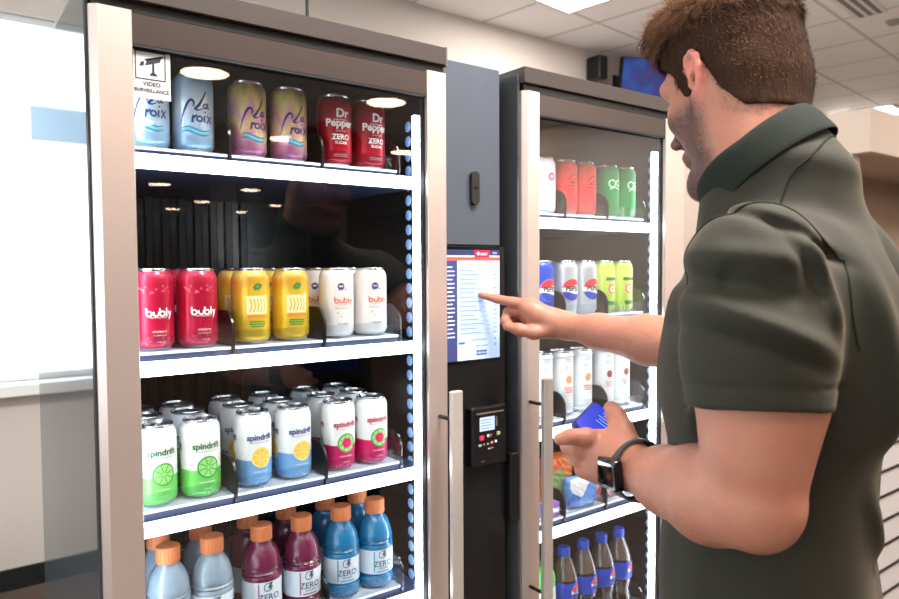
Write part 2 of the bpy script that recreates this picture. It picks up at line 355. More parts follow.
# ------------------------------------------------------------------ the coolers
def lane(mb_tray, x0, x1, z):
    mb_tray.box(x0, x1, .066, .52, z-.012, z)
def divider_poly(y0, y1, z0, h):
    P = [(y0, z0), (y0, z0+h-.035)]
    for k in range(1, 8):
        t = k/7*pi/2; P.append((y0+.035-.035*cos(t), z0+h-.035+.035*sin(t)))
    return P+[(y1, z0+h*.8), (y1, z0)]
def cooler(name, x0, x1, gx0, gx1, shelves, label, lanes, colx):
    """x0..x1 outer door, gx0..gx1 glass opening, shelves = LED-top heights"""
    r = empty(name, ((x0+x1)/2, .30, 0)); ox, oy = (x0+x1)/2, .30
    def P(mb, nm, mt, par=r, **k):
        mb.v = [(a-ox, b-oy, c) for a, b, c in mb.v]; return mb.build(nm, mt, par, **k)
    sx0, sx1 = x0-.005, x1-.004
    # cabinet
    m = MB().bbox(sx0, sx0+.008, .014, .60, .06, 1.912, .002); P(m, 'side_panel', SIDEP)
    m = MB().bbox(sx1-.008, sx1, .014, .60, .06, 1.912, .002); P(m, 'side_panel', SIDEP if 0 else BLKG)
    m = MB().box(sx0+.008, sx1-.008, .585, .60, .06, 1.90).box(sx0+.008, sx1-.008, .06, .585, .06, .40).box(sx0+.008, sx1-.008, .036, .585, 1.885, 1.905); P(m, 'cabinet_back_and_base', BLK)
    m = MB().box(sx0+.008, sx0+.012, .05, .585, .40, 1.885).box(sx1-.012, sx1-.008, .05, .585, .40, 1.885).box(sx0+.012, sx1-.012, .565, .585, .40, 1.885).box(sx0+.012, sx1-.012, .05, .565, 1.86, 1.885)
    P(m, 'interior_liner', LINER)
    # rear ventilation slats inside
    m = MB()
    for k in range(10): m.bbox(sx0+.10+k*.036, sx0+.118+k*.036, .558, .566, .50, 1.80, .002)
    P(m, 'rear_grille', mat('grille_black', (24, 27, 30), .35))
    # crown
    cx1 = x1-.006; m = MB().bbox(x0-.002, cx1, -.004, .55, 1.889, 1.923, .0015); cr = P(m, 'crown', CROWN, bev=0)
    P(MB().bbox(cx1, cx1+.005, -.005, .30, 1.887, 1.924, .001), 'crown_end_cap', mat('crown_cap', (104, 98, 92), .4, .3), cr).parent = cr
    for o in cr.children: o.location = (0, 0, 0)
    P(MB().box(x0+.004, x1-.004, .006, .05, 1.874, 1.890), 'shadow_gap', BLK)
    for x in (x0+.04, x1-.06):
        for y in (.08, .54): P(MB().lathe([(.018, 0), (.02, .01), (.012, .02), (.012, .06)], 16, c=(x, y, 0)), 'foot', BLK, smooth=True)
    # door: stiles and rails
    zt, zb = 1.875, .30
    m = MB()
    for a, b in ((x0, gx0), (gx1, x1)):
        bl = .010 if a == x0 else .0015; br = .0015 if a == x0 else .003
        poly = [(a, .024), (a, bl*.8), (a+bl, 0), (b-br, 0), (b, br), (b, .024)]
        m.prism(poly, lambda u, v, k: (u, v, zb if k == 0 else zt))
    d = P(m, 'door', ALU)
    gz1 = 1.829; gz0 = .40
    for zz in ((gz1, zt-.003), (zb, gz0)):
        c = P(MB().box(gx0, gx1, .002, .023, *zz), 'door_rail', DBRN, d); c.location = (0, 0, 0)
    m = MB().box(gx0-.003, gx1+.003, .010, .0105, gz1-.006, gz1).box(gx0, gx0+.002, .009, .023, gz0, gz1).box(gx1-.002, gx1, .009, .023, gz0, gz1).box(gx0, gx1, .0025, .009, gz1-.004, gz1)
    P(m, 'glass_seal', GASKET, d)
    P(MB().box(gx0, gx1, .012, .016, gz0, gz1), 'door_glass', GLASS, d)
    P(MB().box(x0+.003, x0+.012, .024, .05, zb, zt).box(x1-.012, x1-.003, .024, .05, zb, zt).box(x0+.003, x1-.003, .024, .05, zt-.012, zt), 'door_gasket', GASKET, d)
    # light columns behind the door frame
    for s, xx in ((-1, gx0+.004), (1, (.784 if x0 < .5 else 1.534))):
        xa, xb = (xx-.030, xx) if s < 0 else (xx, xx+.024)
        c = P(MB().box(xa, xb, .050, .060, .42, 1.80), 'light_column', COLM)
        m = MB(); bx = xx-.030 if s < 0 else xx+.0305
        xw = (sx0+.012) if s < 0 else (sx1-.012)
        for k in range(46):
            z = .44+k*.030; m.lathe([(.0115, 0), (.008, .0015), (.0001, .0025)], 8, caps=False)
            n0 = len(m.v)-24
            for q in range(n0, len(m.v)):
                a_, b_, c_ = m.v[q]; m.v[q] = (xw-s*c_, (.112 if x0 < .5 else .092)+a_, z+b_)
        P(m, 'led_reflection_bead', mat('led_reflection_bead', (120, 150, 190), .5, emit=(110, 150, 215), es=.30), c)  # glowing domes stand in for the LED column's reflection on the liner wall
    # shelves
    for zi, zl in enumerate(shelves):
        fz = zl+.013
        sh = P(MB().box(sx0+.016, sx1-.016, .052, .55, zl-.018, zl-.003), 'shelf', SHELFM)
        P(MB().bbox(colx[0], colx[1], .046, .054, zl-.023, zl, .001), 'light_strip', LEDM, sh)
        for (a, b) in lanes:
            P(MB().box(a, b, .066, .52, fz-.0045, fz), 'lane_tray', TRAYM, sh)
            P(MB().box(a, b, .069, .50, zl-.003, fz-.0046), 'tray_base', SHELFM, sh)
            P(MB().box(a, b, .0668, .0688, fz+.0002, fz+.026), 'front_guard', CLEAR, sh)
        for x in [q[1]+.003 for q in lanes]:
            P(MB().prism(divider_poly(.062, .50, fz-.014, .074), lambda u, v, k: (x-.0022+.0044*k, u, v)), 'divider', DIVM if x < lanes[-1][1] else CLEAR, sh)
        for q in sh.children: q.location = (0, 0, 0)
    # handle
    hx = (gx1+.004) if name == 'beverage_cooler' and x0 < .5 else None
    h0, h1 = (x1-.034, x1-.008) if x0 < .5 else (x0+.003, x0+.030)
    h = P(MB().bbox(h0, h1, -.058, -.046, .745, 1.270, .002), 'handle', ALUD, d)
    for z in (1.213, .808): P(MB().tube([((h0+h1)/2, .0, z), ((h0+h1)/2, -.047, z)], .004), 'handle_bracket', BLK, d)
    tag(r, label, 'cooler')
    return r
L1 = [(.262, .418), (.424, .588), (.594, .752)]
c1 = cooler('beverage_cooler', .202, .825, .258, .779, [1.679, 1.358, 1.106, .856], 'tall glass-door drinks cooler on the left, full of cans and orange-capped bottles', L1, (.236, .779))
L2 = [(1.078, 1.216), (1.222, 1.366), (1.372, 1.512)]
c2 = cooler('beverage_cooler', 1.028, 1.595, 1.074, 1.514, [1.614, 1.373, 1.130, .894, .582], 'glass-door drinks cooler on the right, partly hidden by the man', L2, (1.060, 1.532))
# cable glands / antennas standing on the left cooler
for (x, y, z1, lb) in ((.655, .25, 2.07, 'thin dark antenna rod on top of the left cooler, the left of the two'), (.775, .25, 2.015, 'shorter thin dark antenna rod on top of the left cooler, the right of the two')):
    a_ = empty('antenna_rod', (x, y, 1.923)); MB().lathe([(.0035, .012), (.0035, z1-1.923), (.002, z1-1.921)], 10).build('rod', BLK, a_, True)
    MB().lathe([(.009, 0), (.009, .008), (.006, .012)], 14).build('base', BLK, a_, True); tag(a_, lb, 'antenna')
# box beside the door of the right cooler
lk = empty('lock_box', (1.011, .02, 1.03)); MB().bbox(-.012, .014, -.008, .03, -.075, .075, .002).build('housing', BLK, lk); MB().box(-.010, -.004, .03, .05, -.03, .03).build('mount', BLK, lk)
tag(lk, 'small black lock box fixed between the kiosk and the right cooler door', 'lock')

# warning sticker on the glass
st = empty('surveillance_sticker', (.286, .011, 1.79))
PAP = mat('sticker_white', (196, 200, 200), .5); INK = mat('sticker_ink', (38, 42, 48), .5)
MB().box(-.027, .027, -.0004, .0004, -.036, .036).build('sticker_sheet', PAP, st)
m = MB(); FN = lambda x, y: (x, -.0008, y)
for (a, b, c, d_) in ((-.023, .020, .0315, .033), (-.023, .020, -.0085, -.007), (-.023, -.0215, -.0085, .033), (.0185, .020, -.0085, .033)): flat(m, ([(a, c), (b, c), (b, d_), (a, d_)], [(0, 1, 2, 3)]), FN, 0)
m2 = MB()
flat(m2, ([(-.009, .012), (.012, .019), (.015, .028), (-.006, .021)], [(0, 1, 2, 3)]), FN, 0)     # camera housing
flat(m2, ([(-.008, .0185), (.017, .0270), (.0165, .0292), (-.010, .0210)], [(0, 1, 2, 3)]), FN, 0)
flat(m2, ([(-.017, .010), (-.011, .0115), (-.010, .018), (-.015, .0165)], [(0, 1, 2, 3)]), FN, 0)   # lens
flat(m2, ([(.001, .001), (.004, .001), (.004, .016), (.001, .016)], [(0, 1, 2, 3)]), FN, 0)
flat(m2, ([(-.003, -.002), (.009, -.002), (.006, .002), (-.001, .002)], [(0, 1, 2, 3)]), FN, 0)
m.build('border', INK, st); m2.build('camera_symbol', INK, st)
m = MB(); V, F = glyphs('VIDEO', .0085, .02); flat(m, ([(x, y-.0175) for x, y in V], F), FN, 0)
V, F = glyphs('SURVEILLANCE', .0073, .02); flat(m, ([(x, y-.0265) for x, y in V], F), FN, 0); m.build('lettering', INK, st)
tag(st, 'square VIDEO SURVEILLANCE sticker with a camera symbol on the left cooler glass', 'sticker')

# ------------------------------------------------------------------ kiosk
kx0, kx1 = .832, .986
k_ = empty('payment_kiosk', (.909, .2, 0)); kox, koy = .909, .2
def K(mb, nm, mt, par=None, **k):
    mb.v = [(a-kox, b-koy, c) for a, b, c in mb.v]; o = mb.build(nm, mt, par or k_, **k); return o
K(MB().bbox(kx0, kx1, .030, .50, 1.548, 1.914, .0015), 'upper_housing', SLATE)
K(MB().bbox(kx0, kx1+.012, .028, .50, .04, 1.546, .0015), 'lower_housing', mat('kiosk_black', (20, 20, 21), .32))
K(MB().box(kx0+.01, kx1, .06, .48, 0, .04), 'plinth', BLK)
sc = K(MB().bbox(.836, .984, .0262, .030, 1.306, 1.545, .001), 'screen_bezel', BLKG)
KS = lambda x, y, d=.0258: (x-kox, d-koy, y)
def emi(name, c, s=.75): return mat(name, c, .35, emit=c, es=s*.72)
m = MB(); sw_, sz0, sz1 = (.839, .981), 1.3125, 1.5385
def kr(m, a, b, c, d_, mi, dep=.0258): flat(m, ([(a, c), (b, c), (b, d_), (a, d_)], [(0, 1, 2, 3)]), lambda x, y: KS(x, y, dep), mi)
EM = [emi('ui_pale', (176, 200, 238)), emi('ui_navy', (44, 52, 88)), emi('ui_crimson', (190, 22, 66)), emi('ui_orange', (226, 84, 60)), emi('ui_row', (150, 172, 214)), emi('ui_text', (126, 144, 186)), emi('ui_side', (58, 64, 110)), emi('ui_button', (34, 74, 140)), emi('ui_white', (226, 232, 250))]
kr(m, .839, .981, sz0, sz1, 0, .0260)
kr(m, .839, .981, 1.527, sz1, 1); kr(m, .913, .953, 1.5235, 1.538, 2, .0256); kr(m, .839, .981, 1.5165, 1.5235, 3)
kr(m, .839, .868, sz0, 1.5165, 6)
for i in range(18):
    z = 1.502-i*.0083
    kr(m, .843, .861 if i % 3 else .856, z, z+.0022, 8, .0256)
for i in range(15):
    z = 1.494-i*.0092
    kr(m, .872, .978, z-.001, z, 4, .0256); 
    kr(m, .875, .912+((i*7) % 5)*.006, z+.0018, z+.0042, 5, .0255); kr(m, .962, .974, z+.0018, z+.0042, 5, .0255)
kr(m, .871, .887, 1.346, 1.350, 7); kr(m, .905, .945, 1.352, 1.3545, 5); kr(m, .915, .948, 1.339, 1.3415, 5); kr(m, .966, .971, 1.351, 1.356, 5); kr(m, .966, .971, 1.339, 1.344, 5)
kr(m, .917, .945, 1.321, 1.331, 7, .0256)
V, F = glyphs('CHECKOUT', .0052, .01); flat(m, ([(x+.931, y+1.3242) for x, y in V], F), lambda x, y: KS(x, y, .0253), 8)
V, F = glyphs('CART', .0075, .02); flat(m, ([(x+.938, y+1.5275) for x, y in V], F), lambda x, y: KS(x, y, .0253), 8)
flat(m, disc(.9225, 1.5308, .0035), lambda x, y: KS(x, y, .0253), 8)
V, F = glyphs('10:24', .0055, .0); flat(m, ([(x+.967, y+1.5305) for x, y in V], F), lambda x, y: KS(x, y, .0253), 8)
m.build('touch_screen', EM, sc)
# lock and camera plate on the upper panel
c_ = K(MB().prism([(.914+.0105*cos(t), (1.688 if sin(t) > 0 else 1.640)+.0105*sin(t)) for t in np.linspace(0, 2*pi, 28, endpoint=False)], lambda u, v, k: (u, .030-.009*k, v)), 'lock_plate', mat('lock_dark', (48, 46, 42), .4, .4), bev=.001)
K(MB().lathe([(.003, 0), (.003, .001), (.0001, .0012)], 12, caps=False), 'keyhole', BLKG, c_, smooth=True)
c_.children[0].location = (0, 0, 0); c_.children[0].data.transform(Matrix.Translation((kox, koy, 0))); c_.children[0].data.transform(Matrix.Rotation(radians(90), 4, 'X')); c_.children[0].data.transform(Matrix.Translation((.914-kox, .0205-koy, 1.665)))
for (x, z) in ((.893, 1.578), (.955, 1.572), (.95, 1.88)): K(MB().tube([(x, .031, z), (x, .0285, z)], .0018, 10), 'screw', mat('screw_grey', (110, 116, 126), .4, .6))
# card reader
rd = K(MB().bbox(.890, .984, .006, .030, 1.090, 1.216, .004), 'card_reader', mat('reader_black', (17, 17, 19), .3))
RR = lambda a, b, c, d_, mt, nm, y=.0052: K(MB().box(a, b, y, .0065, c, d_), nm, mt, rd)
RR(.899, .972, 1.2015, 1.2045, mat('reader_chrome', (214, 200, 188), .25, .9), 'chrome_strip', .003)
m = MB(); kr(m, .9085, .9485, 1.166, 1.1945, 0, .0050)
for i in range(4): kr(m, .9115, .942-.005*(i % 2), 1.188-i*.0058, 1.1895-i*.0058, 1, .0048)
m.build('display', [emi('reader_lcd', (170, 190, 235), .8), emi('reader_text', (96, 118, 170), .6)], rd)
RR(.952, .956, 1.172, 1.192, mat('reader_side', (120, 110, 100), .4), 'side_key')
for i, (x, z, w_, h_, c) in enumerate([(.9085, 1.148, .011, .009, (226, 50, 84)), (.928, 1.152, .006, .006, (190, 190, 178)), (.936, 1.152, .005, .006, (140, 70, 60)), (.9545, 1.153, .009, .007, (160, 170, 120)), (.9055, 1.135, .008, .005, (120, 170, 130)), (.918, 1.136, .004, .004, (190, 90, 90)), (.928, 1.136, .004, .004, (170, 170, 165)), (.938, 1.137, .006, .005, (226, 120, 120)), (.949, 1.138, .005, .005, (220, 216, 205)), (.930, 1.126, .007, .003, (150, 150, 146)), (.939, 1.127, .006, .003, (190, 84, 84))]):
    K(MB().bbox(x, x+w_, .0035, .0065, z, z+h_, .0008), 'key', mat('key_%d' % i, c, .4, emit=c, es=.25), rd)
m = MB(); V, F = glyphs('TAP', .006, .01); flat(m, ([(x+.917, y+1.101) for x, y in V], F), lambda x, y: KS(x, y, .0055), 0); m.build('lettering', mat('grey_print', (110, 108, 100), .5), rd)
for o in rd.children:
    pass
tag(k_, 'narrow black and slate-grey payment kiosk with a touch screen between the two coolers', 'kiosk')

# ------------------------------------------------------------------ cans and bottles
CHILD = {}
def dup(root, loc, rz, label, group=None):
    r = root.copy(); COL.objects.link(r); r.location = loc; r.rotation_euler = (0, 0, rz)
    if root.name not in CHILD:
        CHILD[root.name] = [(c, [g for g in bpy.data.objects if g.parent == c]) for c in bpy.data.objects if c.parent == root]
    for ch, gs in CHILD[root.name]:
        c = ch.copy(); COL.objects.link(c); c.parent = r
        for g in gs:
            d = g.copy(); COL.objects.link(d); d.parent = c
    r['label'] = label
    if group: r['group'] = group
    return r
def can_proto(kind, mats, art, h=.132, r=.0326):
    root = empty(kind); m = MB(); k = h-.122
    m.lathe([(.0235, 0), (.0255, .0015), (.0275, .0045)], 44, mi=1)
    m.lathe([(.0275, .0045), (.031, .009), (r-.0006, .0115), (r, .0145), (r, .055+k/2), (r, .1035+k), (r-.0006, .1065+k), (.0312, .1105+k), (.0285, .1150+k), (.0272, .1172+k)], 44, mi=0, caps=False)
    if art: art(m, r)
    m.build('can_body', mats, root, True, ang=60)
    l = MB().lathe([(.0268, .1168+k), (.0278, .1185+k), (.0282, .1205+k), (.0276, .1218+k), (.0266, .1216+k), (.0258, .1185+k), (.0240, .1172+k), (.0225, .1185+k), (.0001, .1187+k)], 44, caps=False).build('can_lid', ALCAN, root, True)
    z = .1192+k; t = MB()
    V, F = disc(0, -.006, .0085, 20, .0045); t.add([(x*.85, y, z+.0008) for x, y in V], F)
    V, F = disc(0, .004, .006, 18, .0022); t.add([(x, y, z+.0008) for x, y in V], F)
    V, F = disc(0, -.012, .0075, 20); t.add([(x, y+.002, z-.0002) for x, y in V], F)
    o = t.build('pull_tab', ALCAN, l); sd = o.modifiers.new('s', 'SOLIDIFY'); sd.thickness = .0008
    return root
def glyph_at(m, r, txt, size, x, z, mi, bold=.0, shear=0, turn=0, lift=.0005):
    V, F = glyphs(txt, size, bold, shear); z += .003 if r < .033 and z > .03 else 0; wrap(m, (V, F), r, z, mi, x, turn, lift)
def st_at(m, r, pts, w, mi, ox=0, oz=0, sc=1, turn=0, lift=.0005):
    wrap(m, stroke([(p[0]*sc, p[1]*sc) for p in pts], w), r, oz, mi, ox, turn, lift)

def art_croix(m, r):
    for t in (0, pi):
        k = 1.22
        def X(pts): return [(p[0]*k, .066+(p[1]-.060)*k) for p in pts]
        def B(pts, w, mi=2): wrap(m, stroke(X(pts), w), r, 0, mi, 0, t, .0005)
        W = lambda a: .0014+.0028*sin(pi*min(1, a*1.1))
        B([(.013, .088), (.008, .077), (.002, .067), (-.002, .063), (.002, .0615), (.008, .064)], W)
        B([(.0135, .071), (.010, .0695), (.0095, .065), (.013, .0655), (.0155, .0715), (.0145, .0655), (.018, .066)], .0024)
        B([(-.0045, .0655), (-.0035, .071), (-.007, .0745), (-.012, .069), (-.017, .057), (-.0205, .044)], W)
        B([(-.006, .0445), (-.0045, .054), (-.0035, .0515), (.000, .055)], .0028)
        V, F = disc(.0035, .0500, .0045, 20, .0022); wrap(m, (X(V), F), r, 0, 2, 0, t, .0005)
        B([(.0105, .055), (.0098, .0485), (.011, .0462)], .0028); V, F = disc(.0112, .0595, .0014, 10, 0); wrap(m, (X(V), F), r, 0, 2, 0, t, .0005)
        B([(.0145, .056), (.018, .050), (.0215, .0455)], .0028); B([(.022, .056), (.017, .050), (.0135, .045)], .0022)
        for i, (z, mi) in enumerate(((.038, 3), (.0345, 4), (.0315, 3))):
            st_at(m, r, [(-.024, z), (-.014, z+.0025), (-.002, z-.0015), (.010, z-.004), (.022, z-.001)], lambda a: .0008+.0026*sin(pi*a), mi, turn=t)
def bubly(m, r, z, mi, s=1.0, turn=0):
    w_ = .0024*s
    for x, kind in ((-.0125, 'b'), (-.0035, 'u'), (.0055, 'b'), (.0120, 'l'), (.0165, 'y')):
        if kind == 'b':
            st_at(m, r, [(x-.0035, .0115), (x-.0035, .003)], w_, mi, 0, z, s, turn)
            V, F = disc(x*s, .0035*s, .0046*s, 24, .0023*s); wrap(m, (V, F), r, z, mi, 0, turn, .0005)
        elif kind == 'u': st_at(m, r, [(x-.0030, .0065), (x-.0022, .0020), (x+.0008, .0006), (x+.0035, .0022), (x+.0040, .0065)], w_, mi, 0, z, s, turn)
        elif kind == 'l': st_at(m, r, [(x, .0115), (x, -.0005)], w_, mi, 0, z, s, turn)
        else:
            st_at(m, r, [(x-.0012, .0070), (x+.0012, .0005)], w_, mi, 0, z, s, turn); st_at(m, r, [(x+.0038, .0070), (x-.0004, -.0045)], w_, mi, 0, z, s, turn)
def art_red(m, r):
    for t in (0, pi):
        bubly(m, r, .056, 2, 1.12, t)
        glyph_at(m, r, 'sparkling water', .0042, .001, .0500, 2, turn=t)
        glyph_at(m, r, 'cranberry', .0058, .002, .0300, 2, turn=t); glyph_at(m, r, 'no sweeteners', .0036, .002, .0245, 2, turn=t); glyph_at(m, r, '12 FL OZ', .0034, .004, .0135, 2, turn=t)
    for i in range(34):
        a = random.uniform(-22, 22)*pi/180*4; z = random.choice([random.uniform(.010, .022), random.uniform(.092, .106)])
        wrap(m, disc(a*r, z, random.uniform(.0012, .0028), 12, 0, rings=1), r-.0012 if z > .104 else r, 0, 3, 0, 0, .0003 if z < .104 else .0006)
def art_cream(m, r):
    for t in (0, pi):
        bubly(m, r, .066, 2, 1.0, t); wrap(m, disc(-.004, .097, .0068, 22, 0), r, 0, 3, 0, t, .0005); wrap(m, rect2(-.008, .000, .096, .0985), r, 0, 0, 0, t, .0007)
        glyph_at(m, r, 'bounce', .0052, 0, .0585, 2, turn=t); glyph_at(m, r, 'blood orange grapefruit', .0033, .0, .0525, 4, turn=t); glyph_at(m, r, '35mg caffeine', .0040, 0, .0260, 4, .02, turn=t)
    for i in range(20):
        wrap(m, disc(random.uniform(-.1, .1), random.choice([random.uniform(.085, .092), random.uniform(.012, .048)]), random.uniform(.001, .0018), 10, 0, rings=1), r, 0, random.choice([3, 4]), 0, 0, .0004)
def art_yellow(m, r):
    for t in (0, pi):
        wrap(m, rect2(-.019, .019, .052, .084, 14), r, 0, 2, 0, t, .0003)
        st_at(m, r, [(-.006, .097), (-.001, .103), (.006, .102), (.002, .097), (-.006, .097)], .005, 3, turn=t)
        for i in range(5): st_at(m, r, [(-.013+i*.006, .056), (-.010+i*.006, .068), (-.013+i*.006, .079)], .0024, 5, turn=t)
        wrap(m, rect2(-.017, .018, .0455, .0505, 12), r, 0, 4, 0, t, .0004)
        for i, (z, w_) in enumerate(((.038, .014), (.034, .015), (.030, .012))):
            wrap(m, rect2(-w_, w_, z, z+.0024, 10), r, 0, 3, 0, t, .0004)
        for z in (.016, .020): wrap(m, rect2(-.015, .015, z, z+.0012, 10), r, 0, 5, 0, t, .0004)
def art_pepper(m, r):
    for t in (0, pi):
        glyph_at(m, r, 'Dr', .022, .004, .0860, 2, .035, turn=t); glyph_at(m, r, 'Pepper', .0195, 0, .0690, 2, .035, turn=t)
        wrap(m, rect2(-.013, .015, .0835, .0848), r, 0, 2, 0, t, .0004)
        glyph_at(m, r, 'ZERO', .0135, .001, .0450, 2, .03, turn=t); glyph_at(m, r, 'SUGAR', .0075, .001, .0365, 2, .02, turn=t); glyph_at(m, r, '23 FLAVORS', .0038, .001, .0590, 2, turn=t)
        for z in (.020, .0165): wrap(m, rect2(-.014, .014, z, z+.0010), r, 0, 3, 0, t, .0004)
def slice_(m, r, x, z, R, mr, mf, t, seg=8, core=None):
    wrap(m, disc(x, z, R, 34, 0, rings=4), r, 0, mf, 0, t, .0004)
    wrap(m, disc(x, z, R, 34, R*.88, rings=1), r, 0, mr, 0, t, .0006)
    for i in range(seg):
        a = 2*pi*i/seg+.3; wrap(m, stroke([(x+R*.16*cos(a), z+R*.16*sin(a)), (x+R*.86*cos(a), z+R*.86*sin(a))], R*.07), r, 0, mr, 0, t, .0006)
    if core is not None:
        for i in range(6):
            a = i*pi/3; wrap(m, disc(x+R*.30*cos(a), z+R*.30*sin(a), R*.26, 12, 0, rings=1), r, 0, core, 0, t, .0007)
def art_spin(core=None):
    def f(m, r):
        for t in (0, 2*pi/3, 4*pi/3):
            glyph_at(m, r, 'spindrift', .0142, .001, .0815, 2, .03, turn=t)
            glyph_at(m, r, 'sparkling water & real squeezed fruit', .0026, .001, .0765, 2, turn=t)
            slice_(m, r, .003, .0535, .0182, 3, 4, t, 8, core)
            glyph_at(m, r, '12 FL OZ', .0036, .001, .0165, 5, turn=t); glyph_at(m, r, 'UNSWEETENED', .0036, .001, .0275, 5, turn=t)
    return f
def globe(m, r, z, R, t, ring=None):
    if ring is not None: wrap(m, disc(0, z, R*1.08, 36, 0, rings=4), r, 0, ring, 0, t, .0003)
    wrap(m, disc(0, z, R, 36, 0, rings=4), r, 0, 2, 0, t, .0005)
    def seg(sg, mi):
        V = []; F = []; n = 20
        for i in range(n+1):
            x = -R*.97+2*R*.97*i/n; y1 = sqrt(max(0, (R*.985)**2-x*x)); y0 = R*.30+R*.12*sin(x/R*2.6)
            y0 = min(y0, y1); V += [(x, z+sg*y0), (x, z+sg*y1)]
            if i: F.append((2*i-2, 2*i, 2*i+1, 2*i-1))
        wrap(m, (V, F), r, 0, mi, 0, t, .0007)
    seg(1, 3); seg(-1, 4)
    glyph_at(m, r, 'PEPSI', R*.60, 0, z-R*.22, 5, .04, turn=t, lift=.0009)
def art_pepsi(m, r):
    for t in (0, pi): globe(m, r, .062, .0265, t)
def art_red2(m, r):
    for t in (0, pi):
        st_at(m, r, [(-.016, .082), (-.004, .094), (.012, .096), (.018, .090), (.004, .084), (-.010, .076), (.016, .078)], .003, 2, turn=t); wrap(m, rect2(-.018, .018, .068, .070), r, 0, 2, 0, t, .0004)
def art_green2(m, r):
    for t in (0, pi):
        wrap(m, disc(-.008, .084, .0105, 24, .0070, rings=1), r, 0, 2, 0, t, .0004); wrap(m, disc(.011, .086, .0085, 24, .0055, rings=1), r, 0, 2, 0, t, .0004); st_at(m, r, [(-.015, .070), (0, .074), (.016, .071)], .0022, 2, turn=t)
def art_white2(m, r):
    for t in (0, pi): wrap(m, disc(.004, .085, .010, 26, .004, rings=1), r, 0, 2, 0, t, .0004); wrap(m, rect2(-.012, .014, .060, .0616), r, 0, 3, 0, t, .0004)
def art_lime(m, r):
    for t in (0, pi):
        wrap(m, disc(-.002, .106, .008, 20, 0), r-.0005, 0, 3, 0, t, .0006); wrap(m, rect2(-.018, .018, .082, .090, 12), r, 0, 2, 0, t, .0004)
        wrap(m, disc(.001, .061, .013, 24, 0), r, 0, 4, 0, t, .0004); wrap(m, disc(.001, .061, .008, 24, .004, rings=1), r, 0, 5, 0, t, .0006); wrap(m, rect2(-.014, .014, .020, .030, 12), r, 0, 2, 0, t, .0004)
def art_tall(col2, col3):
    def f(m, r):
        for t in (0, pi):
            wrap(m, disc(.001, .088, .0095, 26, 0), r, 0, 2, 0, t, .0004); wrap(m, disc(-.006, .118, .004, 16, .0025, rings=1), r, 0, 4, 0, t, .0004)
            for i, z in enumerate((.066, .061, .056)): wrap(m, rect2(-.013+.002*i, .014, z, z+.0022, 10), r, 0, 3, 0, t, .0004)
            for z in (.136, .131): wrap(m, rect2(-.010, .012, z, z+.0016, 10), r, 0, 4, 0, t, .0004)
            for z in (.030, .026, .022): wrap(m, rect2(-.011, .011, z, z+.0010, 10), r, 0, 4, 0, t, .0004)
    return f
def ink(n, c, rough=.4): return mat('ink_'+n, c, rough)
P_ = {}
P_['ice'] = can_proto('sparkling_water_can', [ramp_mat('can_ice', [(0, (150, 184, 214)), (.3, (178, 204, 226)), (.55, (214, 228, 240)), (.8, (170, 200, 226)), (1, (130, 168, 204))], noise=.35, nscale=14, rough=.3, metal=.3), ALCAN, ink('croix_blue', (28, 62, 128)), ink('teal', (40, 132, 160)), ink('sky', (120, 184, 210))], art_croix)
P_['passion'] = can_proto('sparkling_water_can', [ramp_mat('can_passion', [(0, (190, 110, 150)), (.22, (224, 150, 170)), (.38, (226, 200, 130)), (.6, (206, 150, 176)), (.8, (216, 196, 120)), (1, (170, 150, 110))], noise=1.1, nscale=26, rough=.3, metal=.3, stretch=(1.6, 1.6, .35)), ALCAN, ink('croix_violet', (60, 44, 120)), ink('teal', (40, 132, 160)), ink('sky', (120, 184, 210))], art_croix)
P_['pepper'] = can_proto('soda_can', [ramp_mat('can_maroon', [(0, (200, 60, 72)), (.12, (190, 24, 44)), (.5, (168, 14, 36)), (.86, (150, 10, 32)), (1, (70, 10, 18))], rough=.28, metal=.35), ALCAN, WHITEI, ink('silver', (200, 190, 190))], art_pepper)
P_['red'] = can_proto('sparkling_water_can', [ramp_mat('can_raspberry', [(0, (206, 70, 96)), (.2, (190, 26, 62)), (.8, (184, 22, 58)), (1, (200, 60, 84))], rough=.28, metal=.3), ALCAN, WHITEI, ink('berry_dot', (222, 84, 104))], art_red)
P_['yellow'] = can_proto('sparkling_water_can', [ramp_mat('can_yellow', [(0, (214, 168, 60)), (.3, (226, 186, 40)), (.6, (236, 200, 60)), (.84, (226, 160, 50)), (1, (226, 206, 110))], noise=.3, nscale=18, rough=.3, metal=.3), ALCAN, ink('pale_yellow', (236, 228, 176)), ink('leaf', (70, 140, 66)), ink('orange_band', (226, 140, 50)), ink('gold_line', (206, 176, 70))], art_yellow)
P_['cream'] = can_proto('sparkling_water_can', [mat('can_cream', (232, 224, 220), .34, .1), ALCAN, ink('salmon', (232, 120, 108)), ink('plum', (92, 70, 130)), ink('dusk', (110, 90, 110))], art_cream)
def spin_mat(n, low):
    return ramp_mat(n, [(0, low), (.372, low), (.386, (238, 240, 240)), (1, (238, 240, 240))], rough=.33, metal=.12, noise=.07, nscale=16, stretch=(1, 1, .2))
P_['lime'] = can_proto('sparkling_water_can', [spin_mat('can_lime', (112, 206, 96)), ALCAN, ink('deep_green', (28, 110, 62)), ink('lime_line', (40, 150, 74)), ink('lime_flesh', (150, 220, 120)), WHITEI], art_spin())
P_['lemon'] = can_proto('sparkling_water_can', [spin_mat('can_lemon', (120, 170, 216)), ALCAN, ink('deep_blue', (30, 58, 130)), ink('lemon_line', (246, 226, 150)), ink('lemon_flesh', (244, 196, 82)), WHITEI], art_spin())
P_['berry'] = can_proto('sparkling_water_can', [spin_mat('can_berry', (206, 30, 100)), ALCAN, ink('magenta', (190, 30, 80)), ink('lime_line', (40, 150, 74)), ink('berry_lime', (160, 214, 130)), WHITEI, ink('berry_core', (214, 40, 96))], art_spin(6))
